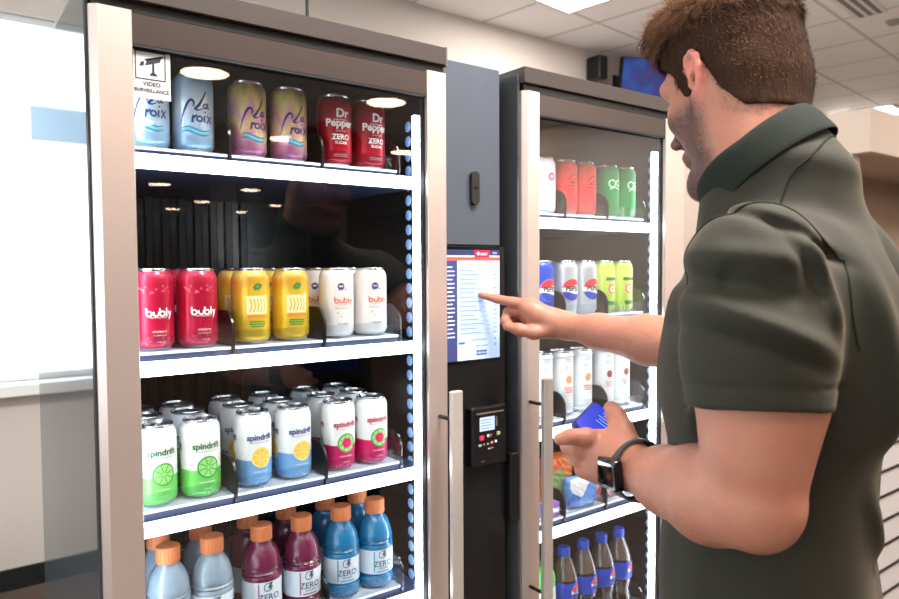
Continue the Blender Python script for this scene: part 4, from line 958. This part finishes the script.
def tone(V):
    """skin albedo: stubble on the jaw, redder ears and knuckles"""
    q = (V-HC)@HR; f, l, u = q[:, 0], np.abs(q[:, 1]), q[:, 2]
    jaw = np.clip((-.010-u)/.02, 0, 1)*np.clip((f+.014)/.018, 0, 1)*np.clip((.135+u+.25*f)/.02, 0, 1)
    jaw *= np.clip(1-np.exp(-((f-.085)**2+(u+.05)**2*3)/.0008)*.6, 0, 1)
    side = np.clip((.028-np.abs(f-.012)-np.clip(-u-.0, 0, 1)*.2)/.008, 0, 1)*np.clip((u+.04)/.02, 0, 1)*(l > .05)*(u < .06)
    brow = np.exp(-((u-.026)/.006)**2)*(f > .06)*(l > .012)*(l < .05)
    c = np.zeros((len(V), 4)); c[:, 3] = 1; near = (np.abs(q).max(1) < .19)
    c[:, 0] = near*np.clip(jaw+brow*.9, 0, 1)*1.; 
    ear = near*np.exp(-((f+.006)**2+(u-.0)**2)/.0009)*(l > .076)
    c[:, 1] = ear
    c[:, 2] = near*np.clip((u+.08)/.03, 0, 1)*np.clip((-.02-f)/.02, 0, 1)
    return c
SK = mat('skin', (174, 114, 92), .46, sss=.2, noise=.10, nscale=55, bump=.22, bscale=420)
nt = SK.node_tree; b = nt.nodes['Principled BSDF']; base = b.inputs['Base Color'].links[0].from_socket
at_ = nt.nodes.new('ShaderNodeAttribute'); at_.attribute_name = 'tone'; sp_ = nt.nodes.new('ShaderNodeSeparateColor'); nt.links.new(at_.outputs['Color'], sp_.inputs[0])
tcn = nt.nodes.new('ShaderNodeTexCoord'); nn_ = nt.nodes.new('ShaderNodeTexNoise'); nn_.inputs['Scale'].default_value = 500; nt.links.new(tcn.outputs['Object'], nn_.inputs[0])
nm_ = nt.nodes.new('ShaderNodeMath'); nm_.operation = 'MULTIPLY_ADD'; nm_.inputs[1].default_value = 1.5; nm_.inputs[2].default_value = .0; nt.links.new(nn_.outputs[0], nm_.inputs[0])
mm_ = nt.nodes.new('ShaderNodeMath'); mm_.operation = 'MULTIPLY'; nt.links.new(nm_.outputs[0], mm_.inputs[0]); nt.links.new(sp_.outputs[0], mm_.inputs[1])
m1 = nt.nodes.new('ShaderNodeMix'); m1.data_type = 'RGBA'; m1.inputs[7].default_value = lin((78, 56, 50)); nt.links.new(mm_.outputs[0], m1.inputs[0]); nt.links.new(base, m1.inputs[6])
m2_ = nt.nodes.new('ShaderNodeMix'); m2_.data_type = 'RGBA'; m2_.inputs[7].default_value = lin((222, 128, 112)); nt.links.new(sp_.outputs[1], m2_.inputs[0]); nt.links.new(m1.outputs[2], m2_.inputs[6])
m3_ = nt.nodes.new('ShaderNodeMix'); m3_.data_type = 'RGBA'; m3_.inputs[7].default_value = lin((170, 116, 94)); m3f = nt.nodes.new('ShaderNodeMath'); m3f.operation = 'MULTIPLY'; m3f.inputs[1].default_value = .5
nt.links.new(sp_.outputs[2], m3f.inputs[0]); nt.links.new(m3f.outputs[0], m3_.inputs[0]); nt.links.new(m2_.outputs[2], m3_.inputs[6]); nt.links.new(m3_.outputs[2], b.inputs['Base Color'])
body = obj_np('body', parts, [SK], man, colors=tone)

# ---- hair: a soft cap plus strands combed along the head
HAIRM = mat('brown_hair', (56, 37, 26), .85, spec=.1, noise=.5, nscale=90, stretch=(1, 1, .3), bump=.8, bscale=260)
HAIRS = mat('hair_strand', (102, 69, 47), .8, spec=.08, noise=.6, nscale=60)
HAIRD = mat('hair_strand_dark', (62, 42, 30), .8, spec=.08, noise=.4, nscale=30)
cap = [head[0], head[1]]+head[HEADN-3:]+[ell(hd(.046, .0, .096), (.036, .050, .026), .02, HR)]
def hairline(P, d):
    q = (P-HC)@HR; f, l, u = q[:, 0], np.abs(q[:, 1]), q[:, 2]
    # lower limit of the hair as a function of f: forehead high, temple, above the ear, nape low
    lim = np.interp(f, [-.12, -.085, -.055, -.035, -.022, .004, .012, .030, .034, .060, .085, .12], [-.076, -.072, -.062, -.030, .014, .034, -.022, -.020, .026, .048, .068, .072])
    m = lim-u
    top = np.clip((u-.045)/.05, 0, 1); d = d-(.0026+.0032*np.clip((u+.075)/.07, 0, 1)+.009*top)*np.clip((f+.14)/.02, 0, 1)
    d = d+.0022*np.sin(f*260+np.sin(u*140)*1.5)*np.sin(l*180+u*90)*(u > .05)
    return np.maximum(d, -m*.7) if 0 else np.maximum(d, m*.7)
lo, hi = bbox(cap); V_, F_ = mesh_field(cap, lo, hi, .003, hairline); V_ = smooth_np(V_, F_, 1, .4)
hair = obj_np('hair', [(V_, F_)], [HAIRM], man)
capV = V_
def strands(name, pts, nrml, dirs, L, w, mts, parent, lift=.35, mi=None):
    """tapered three-segment ribbons as one mesh"""
    n = len(pts); side = np.cross(dirs, nrml); side /= np.linalg.norm(side, axis=1)[:, None]+1e-9; V = []; prev = pts
    L = L[:, None]; rings = []
    for k, (t, ww) in enumerate(((0, 1), (.35, .9), (.7, .65), (1, .12))):
        p = pts+nrml*L*t*lift*(1-.5*t)+dirs*L*t
        rings += [p-side*w*ww, p+side*w*ww]
    V = np.stack(rings, 1).reshape(-1, 3); i0 = np.arange(n)[:, None]*8
    F = np.concatenate([i0+np.array([[2*k, 2*k+1, 2*k+3, 2*k+2]]) for k in range(3)])
    o = obj_np(name, [(V, F)], mts, parent)
    if mi is not None: o.data.polygons.foreach_set('material_index', np.tile(mi, 3))
    return o
def normals(V, F):
    n = np.cross(V[F[:, 2]]-V[F[:, 0]], V[F[:, 3]]-V[F[:, 1]]); N = np.zeros_like(V)
    for k in range(4): np.add.at(N, F[:, k], n)
    return N/(np.linalg.norm(N, axis=1)[:, None]+1e-9)
N_ = normals(V_, F_); q = (V_-HC)@HR
sel = np.nonzero(N_@HR[:, 2] > -.95)[0]; pick = rng.choice(sel, 42000); P0 = V_[pick]+rng.normal(0, .0012, (42000, 3)); Nn = N_[pick]; qq = q[pick]
cl = np.floor(qq/.007); hsh = np.sin(cl@np.array((12.9, 78.2, 37.7)))*43758.5; hsh -= np.floor(hsh)      # locks share a direction and a tone
f_, l_, u_ = qq[:, 0], qq[:, 1], qq[:, 2]
topw = np.clip((u_-.055)/.03, 0, 1)
# comb field: forward-up on top, back-down on the sides and nape
dl = np.stack([np.where(topw > .5, .35+3*f_, -.55), -.25*np.sign(l_)*topw, -.85+topw*.75], 1)+rng.normal(0, .22, (42000, 3))+np.stack([np.sin(hsh*40), np.cos(hsh*23), np.sin(hsh*71)], 1)*.38
dw = dl@HR.T; dw -= Nn*(dw*Nn).sum(1)[:, None]; dw /= np.linalg.norm(dw, axis=1)[:, None]
fade = np.clip((u_+.09)/.13, .25, 1)
Ln = (.006+.016*topw)*fade*rng.uniform(.6, 1.3, 42000)
dark_ = (rng.random(42000)*.8+hsh*.2 < np.clip(.80-.55*topw-2.*np.clip(-f_-.03, 0, .1), .2, .9)).astype(np.int32)
strands('hair_strands', P0-Nn*.001, Nn, dw, Ln, .00030, [HAIRS, HAIRD], hair, .75, dark_).location = (0, 0, 0)
# quiff tuft above the forehead
m = MB()
for k in range(150):
    l = random.uniform(-.045, .062); a = hd(.055+random.uniform(-.02, .010), l, .112+random.uniform(-.01, .006)); tip = hd(.085+random.uniform(-.012, .006), l*1.06+random.uniform(-.01, .01), .100+random.uniform(-.014, .014))
    mid = (a+tip)/2+HU*random.uniform(.008, .016); end = tip-HU*random.uniform(.002, .014)-HF*random.uniform(-.001, .006)
    m.tube([a, mid, tip, end], [.0012, .0013, .0009, .0003], 4, caps=False)
o = m.build('fringe', HAIRS, hair, True); o.location = (0, 0, 0)
# beard stubble and short sideburn hair on the skin
hv, hf = headV; NN = normals(hv, hf); q = (hv-HC)@HR; tn = tone(hv)[:, 0]
f, l, u = q[:, 0], np.abs(q[:, 1]), q[:, 2]
fadez = ((u < np.interp(f, [-.12, -.085, -.045, -.02, .006, .02, .04], [-.05, -.045, -.02, .03, .04, .02, .03])+.008) & (u > np.interp(f, [-.12, -.06, -.03, .0, .012, .026, .05], [-.085, -.078, -.055, .05, -.045, -.035, .035])) & (f < .045) & (l > .02) & ~((np.abs(f+.010) < .020) & (u < .03)))
wgt = tn*1.2+fadez*.6; wgt[(u < -.13)] = 0; wgt /= wgt.sum(); nS = 20000
pick = rng.choice(len(hv), nS, p=wgt); P0 = hv[pick]+rng.normal(0, .0009, (nS, 3)); Nn = NN[pick]
dl = np.tile(np.array([[.15, 0, -1.]]), (nS, 1))+rng.normal(0, .35, (nS, 3)); dw = dl@HR.T; dw -= Nn*(dw*Nn).sum(1)[:, None]; dw /= np.linalg.norm(dw, axis=1)[:, None]
P0 = P0-Nn*((P0-hv[pick])*Nn).sum(1)[:, None]
strands('stubble', P0-Nn*.0003, Nn, dw, rng.uniform(.0022, .0048, nS), .00013, [mat('stubble_hair', (78, 56, 46), .6)], man, .4).location = -Vector(man.location)
# eyes
for s in (-1, 1):
    m = MB(); R_ = .0118; c = hd(.0755, .031*s, -.004)
    for nm, mt, r_, ca in (('eye', mat('eye_white', (225, 220, 215), .15), R_, 1.0), ):
        n1, n2 = 16, 24; V = []; 
        for i in range(n1+1):
            th = pi*i/n1
            for j in range(n2): V.append(c+HF*r_*cos(th)+HL*r_*sin(th)*cos(2*pi*j/n2)+HU*r_*sin(th)*sin(2*pi*j/n2))
        F = [(i*n2+j, i*n2+(j+1) % n2, (i+1)*n2+(j+1) % n2, (i+1)*n2+j) for i in range(n1) for j in range(n2)]
        m.add(V, F, 0); m.m[:4*n2] = [1]*(4*n2)
    o = m.build('eye', [mat('eye_white', (225, 220, 215), .15), mat('iris', (60, 44, 34), .1)], man, True); o.location = -Vector(man.location)

# ---- polo shirt
SH = mat('olive_polo_cloth', (44, 42, 33), .82, spec=.35, noise=.12, nscale=40); nt = SH.node_tree; b = nt.nodes['Principled BSDF']; b.inputs['Sheen Weight'].default_value = .18; b.inputs['Sheen Roughness'].default_value = .4; b.inputs['Sheen Tint'].default_value = lin((190, 170, 140))
tcn = nt.nodes.new('ShaderNodeTexCoord'); wv = nt.nodes.new('ShaderNodeTexWave'); wv.bands_direction = 'Z'; wv.inputs['Scale'].default_value = 150; wv.inputs['Distortion'].default_value = 1.2; wv.inputs['Detail'].default_value = 2; wv.inputs['Detail Scale'].default_value = 8
nt.links.new(tcn.outputs['Object'], wv.inputs[0]); bp = nt.nodes.new('ShaderNodeBump'); bp.inputs['Strength'].default_value = .22; bp.inputs['Distance'].default_value = .0008; nt.links.new(wv.outputs[1], bp.inputs['Height']); nt.links.new(bp.outputs[0], b.inputs['Normal'])
Lh = lerp(Ls, Le, .575); lax = nrm(Le-Ls); Rh_ = lerp(Rs, Re, .62); rax = nrm(Re-Rs)
nc = pl(.047, .028, 1.600)+RT*.025+UP*.022; back_up = nrm(ZZ*.86+FO*.50)
ca, cb = nrm(FO-back_up*(FO@back_up)), LE
CLN = (nc-back_up*.001, back_up)
NB = pl(.030, .012, 1.565)
trunk = [ell(pl(.015, 0, 1.36), (.128, .175, .19), .06, PR), cone(pl(.0, .125, 1.478), pl(-.005, -.135, 1.478), .066, .066, .05), ell(pl(-.052, .070, 1.41), (.082, .090, .13), .05, PR), ell(pl(-.055, -.080, 1.41), (.084, .095, .13), .05, PR),
         cone(pl(.0, 0, 1.49), NB, .080, .062, .04, clip=CLN), cone(pl(-.01, .10, 1.515), NB, .045, .050, .035, clip=CLN), cone(pl(-.01, -.10, 1.515), NB, .045, .050, .035, clip=CLN), cone(pl(-.07, 0, 1.46), pl(-.02, .01, 1.575), .055, .046, .05, clip=CLN), cone(nc-back_up*.055, nc+back_up*.02, .075, .074, .02, clip=CLN), cone(pl(.050, .045, 1.46), nc-back_up*.03+ca*.006, .066, .070, .03, clip=CLN), cone(pl(.050, -.035, 1.46), nc-back_up*.03, .066, .068, .03, clip=CLN),
         cone(pl(.020, .055, 1.20), pl(.015, .055, .98), .108, .122, .06), cone(pl(.020, -.055, 1.20), pl(.010, -.060, .98), .108, .126, .06)]
cL, cR = (Lh, lax), (Rh_, rax)
slL = [cone(Ls, lerp(Ls, Le, .35), .066, .069, .03, clip=cL), cone(lerp(Ls, Le, .3), lerp(Ls, Le, .8), .070, .0705, .02, clip=cL)]
slR = [cone(Rs, lerp(Rs, Re, .35), .066, .069, .03, clip=cR), cone(lerp(Rs, Re, .3), lerp(Rs, Re, .8), .069, .068, .02, clip=cR)]
def fold(P, c, ax, w, L, h, side):
    """one rounded ridge: centre c, axis ax, half width w, half length L, height h"""
    v = P-c; t = v@ax; s = v@side; return h*np.exp(-(s/w)**2-(t/L)**4)
FOLDS = []
def addfold(p1, z1, p2, z2, w, h):
    a = at(*p1, z1); b_ = at(*p2, z2); ax = b_-a; L = np.linalg.norm(ax)/2; ax /= 2*L; side = nrm(np.cross(ax, FW)); FOLDS.append(((a+b_)/2, ax, w*1.15, L, h*1.7, side))
addfold((700, 300), .66, (830, 352), .66, .010, .0075); addfold((706, 330), .66, (826, 372), .66, .006, -.004)
addfold((705, 275), .66, (800, 300), .66, .008, -.0045); addfold((712, 250), .66, (806, 262), .66, .010, .005)
addfold((795, 230), .68, (836, 330), .68, .010, .007); addfold((775, 225), .67, (822, 300), .67, .007, -.005)
addfold((840, 250), .75, (858, 420), .80, .013, .008); addfold((868, 230), .82, (878, 430), .84, .010, -.006)
addfold((690, 270), .80, (668, 430), .86, .010, .006); addfold((705, 240), .76, (694, 330), .76, .007, -.005)
addfold((745, 212), .68, (835, 262), .72, .006, -.0065)
addfold((850, 480), .80, (890, 560), .84, .012, .006); addfold((690, 470), .88, (668, 590), .88, .012, .006)
addfold((760, 150), .80, (850, 175), .85, .016, .004); addfold((820, 150), .9, (885, 215), .92, .006, .004)
def shirt_post(P, d):
    for c, ax, w_, L, h, side in FOLDS:
        d = d-fold(P, c, ax, w_, L, h, side)*np.exp(-np.maximum(np.abs((P-c)@nrm(np.cross(ax, side)))-.06, 0)**2/.0009)
    # low-amplitude drape
    q = (P-ORG)@PR; d = d+.0016*np.sin(q[:, 1]*38+q[:, 2]*14)*np.sin(q[:, 0]*30+q[:, 2]*9)
    # sleeve seam grooves at the armholes
    for S0, ax in ((Ls, lax), (Rs, rax)):
        pass
    # cut hems
    for S0, E0, H0, ax in ((Ls, Le, Lh, lax), (Rs, Re, Rh_, rax)):
        t = (P-H0)@ax; rr = np.linalg.norm((P-S0)-((P-S0)@ax)[:, None]*ax, axis=1); inarm = (rr < .085) & (rr > .06)
        hem = np.exp(-((t+.022)/.0022)**2); d = np.where(inarm, d+.0022*hem, d)
    # neck opening and bottom hem
    d = np.maximum(d, .90-P[:, 2])
    return d
# open cuffs
hol = [cone(lerp(Ls, Le, .64), lerp(Ls, Le, .80), .0640, .0640, .001, True), cone(lerp(Rs, Re, .70), lerp(Rs, Re, .86), .0620, .062, .001, True)]
SP = trunk+slL+slR+hol
lo, hi = bbox(trunk+slL+slR); V_, F_ = mesh_field(SP, lo, hi, .0038, shirt_post); V_ = smooth_np(V_, F_, 1, .4)
shirt = obj_np('polo_shirt', [(V_, F_)], [SH], man)
# armhole seam line (left): raised cord following the join
def seam_ring(c, nrm_, r1, r2, up_, name):
    s = nrm(np.cross(nrm_, up_)); u2 = np.cross(s, nrm_); P = []
    return [c+s*r1*cos(t)+u2*r2*sin(t) for t in np.linspace(0, 2*pi, 60)]
# collar: folded band around the neck
def collar(kin):
    prof = {'outer': [(.0, .026), (.004, .030), (.010, .029), (.014, .020), (.017, .006), (.0195, -.004), (.0215, -.016)], 'stand': [(.004, -.022), (.002, -.004), (.001, .012), (.0, .026)]}[kin]
    m = MB(); n = 96; V = []; F = []
    for i in range(n+1):
        t = -pi+2*pi*i/n; g = 0 if kin == 'stand' else 1
        front = max(0, cos(t))**3
        rx, ry = .065, .062
        c0 = nc+ca*rx*cos(t)+cb*ry*sin(t)-back_up*(.012*front)+back_up*.010*max(0, -cos(t))
        out = nrm(ca*cos(t)/rx+cb*sin(t)/ry)
        for o_, h_ in prof: 
            ln = 1+.15*front*(h_ < 0)
            V.append(c0+out*(o_+.002+.004*front)+back_up*(h_*ln-(.026*max(0, cos(t))**1.5 if kin == 'outer' and h_ < .01 else 0)))
    k = len(prof); gap = 2
    for i in range(gap and 0, n):
        t = -pi+2*pi*(i+.5)/n
        if abs(t) < .13: continue
        for j in range(k-1): F.append((i*k+j, i*k+j+1, (i+1)*k+j+1, (i+1)*k+j))
    m.add(V, F); return m
COLM_ = mat('olive_collar', (31, 36, 29), .85, spec=.2, bump=.35, bscale=700)
for kk, nm in (('outer', 'collar'), ('stand', 'collar_stand')):
    o = collar(kk).build(nm, COLM_, shirt, True, ang=80); o.location = (0, 0, 0); sd = o.modifiers.new('t', 'SOLIDIFY'); sd.thickness = .0028; sd.offset = 0; ss = o.modifiers.new('s', 'SUBSURF'); ss.levels = ss.render_levels = 1
# button placket down the chest
# ---- trousers and shoes (below the frame)
TR = mat('dark_trousers', (36, 38, 44), .85)
tr = [ell(pl(-.005, 0, .97), (.128, .180, .10), .04, PR)]
for s in (-1, 1): tr += [cone(pl(-.005, .092*s, .93), pl(.0, .10*s, .52), .098, .074, .03), cone(pl(0, .10*s, .52), pl(-.015, .105*s, .09), .074, .062, .02)]
lo, hi = bbox(tr); V_, F_ = mesh_field(tr, lo, hi, .008); obj_np('trousers', [(V_, F_)], [TR], man)
for s in (-1, 1):
    pr = [cone(pl(-.04, .105*s, .05), pl(.06, .112*s, .045), .046, .045, .02), cone(pl(.06, .112*s, .045), pl(.17, .125*s, .036), .046, .032, .02), cone(pl(-.04, .105*s, .05), pl(-.02, .105*s, .10), .044, .048, .02)]
    lo, hi = bbox(pr); V_, F_ = mesh_field(pr, lo, hi, .006, lambda P, d: np.maximum(d, .002-P[:, 2])); obj_np('shoe', [(V_, F_)], [mat('shoe_leather', (30, 26, 24), .4)], man)

# arm hair
def armhair(name, prims, seedn, n, axis):
    lo, hi = bbox(prims, .01); V_, F_ = mesh_field(prims, lo, hi, .006); N_ = normals(V_, F_); rg = np.random.default_rng(seedn)
    k = rg.integers(0, len(V_), n); P0 = V_[k]+rg.normal(0, .003, (n, 3)); Nn = N_[k]; P0 = P0-Nn*((P0-V_[k])*Nn).sum(1)[:, None]-Nn*.0006
    dw = np.tile(axis*.8-ZZ*.5, (n, 1))+rg.normal(0, .35, (n, 3)); dw -= Nn*(dw*Nn).sum(1)[:, None]; dw /= np.linalg.norm(dw, axis=1)[:, None]
    o = strands(name, P0, Nn, dw, rg.uniform(.006, .013, n), .00009, [mat('arm_hair_brown', (96, 62, 44), .6)], man, .25); o.location = -Vector(man.location)
armhair('arm_hair', larm[3:6], 3, 5200, nrm(Lw-Le)); armhair('arm_hair', rarm[2:], 4, 3500, nrm(Rw-Re))
# ---- seams raised on the shirt
def seam(pts, name='armhole_seam'):
    P = np.array(pts); Q = []
    for i in range(len(P)-1):
        a_ = P[max(i-1, 0)]; b_ = P[i]; c_ = P[i+1]; d_ = P[min(i+2, len(P)-1)]
        for t in np.linspace(0, 1, 8, endpoint=False): Q.append(.5*((2*b_)+(-a_+c_)*t+(2*a_-5*b_+4*c_-d_)*t*t+(-a_+3*b_-3*c_+d_)*t**3))
    Q = np.array(Q)
    for _ in range(8):                       # settle the cord on the cloth
        e = 1e-3; d0 = field(SP, Q, shirt_post); g = np.stack([field(SP, Q+np.eye(3)[k]*e, shirt_post)-d0 for k in range(3)], 1)/e
        Q = Q-g*(d0/np.maximum((g*g).sum(1), .2))[:, None]
    o = MB().tube([tuple(q) for q in Q], .0016, 6).build(name, COLM_, shirt, True); o.location = (0, 0, 0); o.data.transform(Matrix.Translation((0, 0, 0)))
seam([at(677, 320, .76), at(683, 272, .75), at(697, 234, .73), at(716, 215, .71), at(742, 207, .70), at(780, 210, .70), at(808, 223, .70), at(830, 245, .71), at(842, 272, .73), at(846, 305, .74), at(846, 345, .75)])
seam([at(755, 206, .70), at(775, 190, .74), at(800, 165, .79), at(826, 146, .85)], 'shoulder_seam')
# ---- smart watch on the left wrist
wc = lerp(Le, Lw, .965); wax = nrm(Lw-Le)
face_n = nrm(-RT*.95-UP*.06-FW*.28); face_n = nrm(face_n-wax*(face_n@wax)); wside = np.cross(wax, face_n)
wt = empty('smart_watch', tuple(wc))
def W(a_, n_, s_): return tuple(wax*a_+face_n*n_+wside*s_)
m = MB(); n = 56; V = []; F = []; prof = [(-.0135, .0), (-.013, .0028), (.013, .0028), (.0135, .0)]
for i in range(n):
    t = 2*pi*i/n; rr = .0372
    for a_, o_ in prof: V.append(W(a_, (rr+o_)*cos(t)*.98, (rr+o_)*sin(t)*1.02))
F = [(i*4+j, i*4+j+1, ((i+1) % n)*4+j+1, ((i+1) % n)*4+j) for i in range(n) for j in range(3)]; m.add(V, F)
m.build('strap', mat('strap_grey', (62, 62, 66), .45), wt, True)
m = MB(); 
def rbox(m, ca_, h1, h2, n0, n1, r, b_):
    P = []
    for sx, sy, a0 in ((1, 1, 0), (-1, 1, 90), (-1, -1, 180), (1, -1, 270)):
        for k in range(6): a = radians(a0+90*k/5); P.append((sx*(h1-r)+r*cos(a), sy*(h2-r)+r*sin(a)))
    n0, n1 = n0+.004, n1+.004
    R_ = [(n0, 1), (n1-b_, 1), (n1-b_*.3, .97), (n1, .90)]; V = [W(ca_+x*q, nn__, y*q) for nn__, q in R_ for x, y in P]; N = len(P)
    F = [(k*N+j, k*N+(j+1) % N, (k+1)*N+(j+1) % N, (k+1)*N+j) for k in range(3) for j in range(N)]+[tuple(range(N-1, -1, -1)), tuple(range(3*N, 4*N))]; m.add(V, F)
rbox(m, 0, .0235, .0200, .0290, .0400, .006, .003); m.build('watch_case', mat('watch_case', (20, 20, 22), .18, .6, coat=.5), wt, True, ang=30)
m = MB(); rbox(m, 0, .0195, .0158, .0396, .0404, .005, .0003); m.build('watch_face', mat('watch_glass', (8, 10, 10), .05, coat=1), wt, True, ang=30)
m = MB().tube([W(.008, .035, -.0185), W(.008, .035, -.0205)], .0032, 14); m.build('crown', ALUD, wt)
tag(wt, 'dark square smart watch with a grey strap on the left wrist of the man', 'watch')

# ---- phone in the left hand
pA, pB = at(571, 429, .962), at(593, 406, 1.095); pu = nrm(pB-pA); pc = (pA+pB)/2+RT*.030-UP*.013; pn = nrm(UP*.78+RT*.50-FW*.26); pn = nrm(pn-pu*(pn@pu)); pv = np.cross(pn, pu)
ph = empty('smartphone', tuple(pc))
def Q_(a_, b_, c_): return tuple(pu*a_+pv*b_+pn*c_)
def plate(hw, hh, z0, z1, r):
    P = []
    for sx, sy, a0 in ((1, 1, 0), (-1, 1, 90), (-1, -1, 180), (1, -1, 270)):
        for k in range(6): a = radians(a0+90*k/5); P.append((sx*(hh-r)+r*cos(a), sy*(hw-r)+r*sin(a)))
    m = MB(); N = len(P); m.add([Q_(x, y, z) for z in (z0, z1) for x, y in P], [(j, (j+1) % N, N+(j+1) % N, N+j) for j in range(N)]+[tuple(range(N-1, -1, -1)), tuple(range(N, 2*N))]); return m
plate(.035, .070, -.008, 0, .009).build('phone_case', mat('phone_case', (22, 40, 104), .35), ph, bev=.001)
plate(.032, .067, 0, .0006, .007).build('phone_screen', mat('phone_lit', (20, 50, 170), .1, emit=(24, 62, 190), es=.75), ph)
m = MB()
for i, (x, w_) in enumerate(((.045, .020), (.034, .014), (.022, .024), (.010, .018), (-.004, .022))): m.add([Q_(x, -w_, .0009), Q_(x+.004, -w_, .0009), Q_(x+.004, w_*.6, .0009), Q_(x, w_*.6, .0009)], [(0, 1, 2, 3)])
m.build('screen_marks', mat('phone_pale', (120, 160, 230), .2, emit=(130, 170, 240), es=.6), ph)
tag(ph, 'smartphone with a glowing blue screen held in the left hand of the man', 'phone')
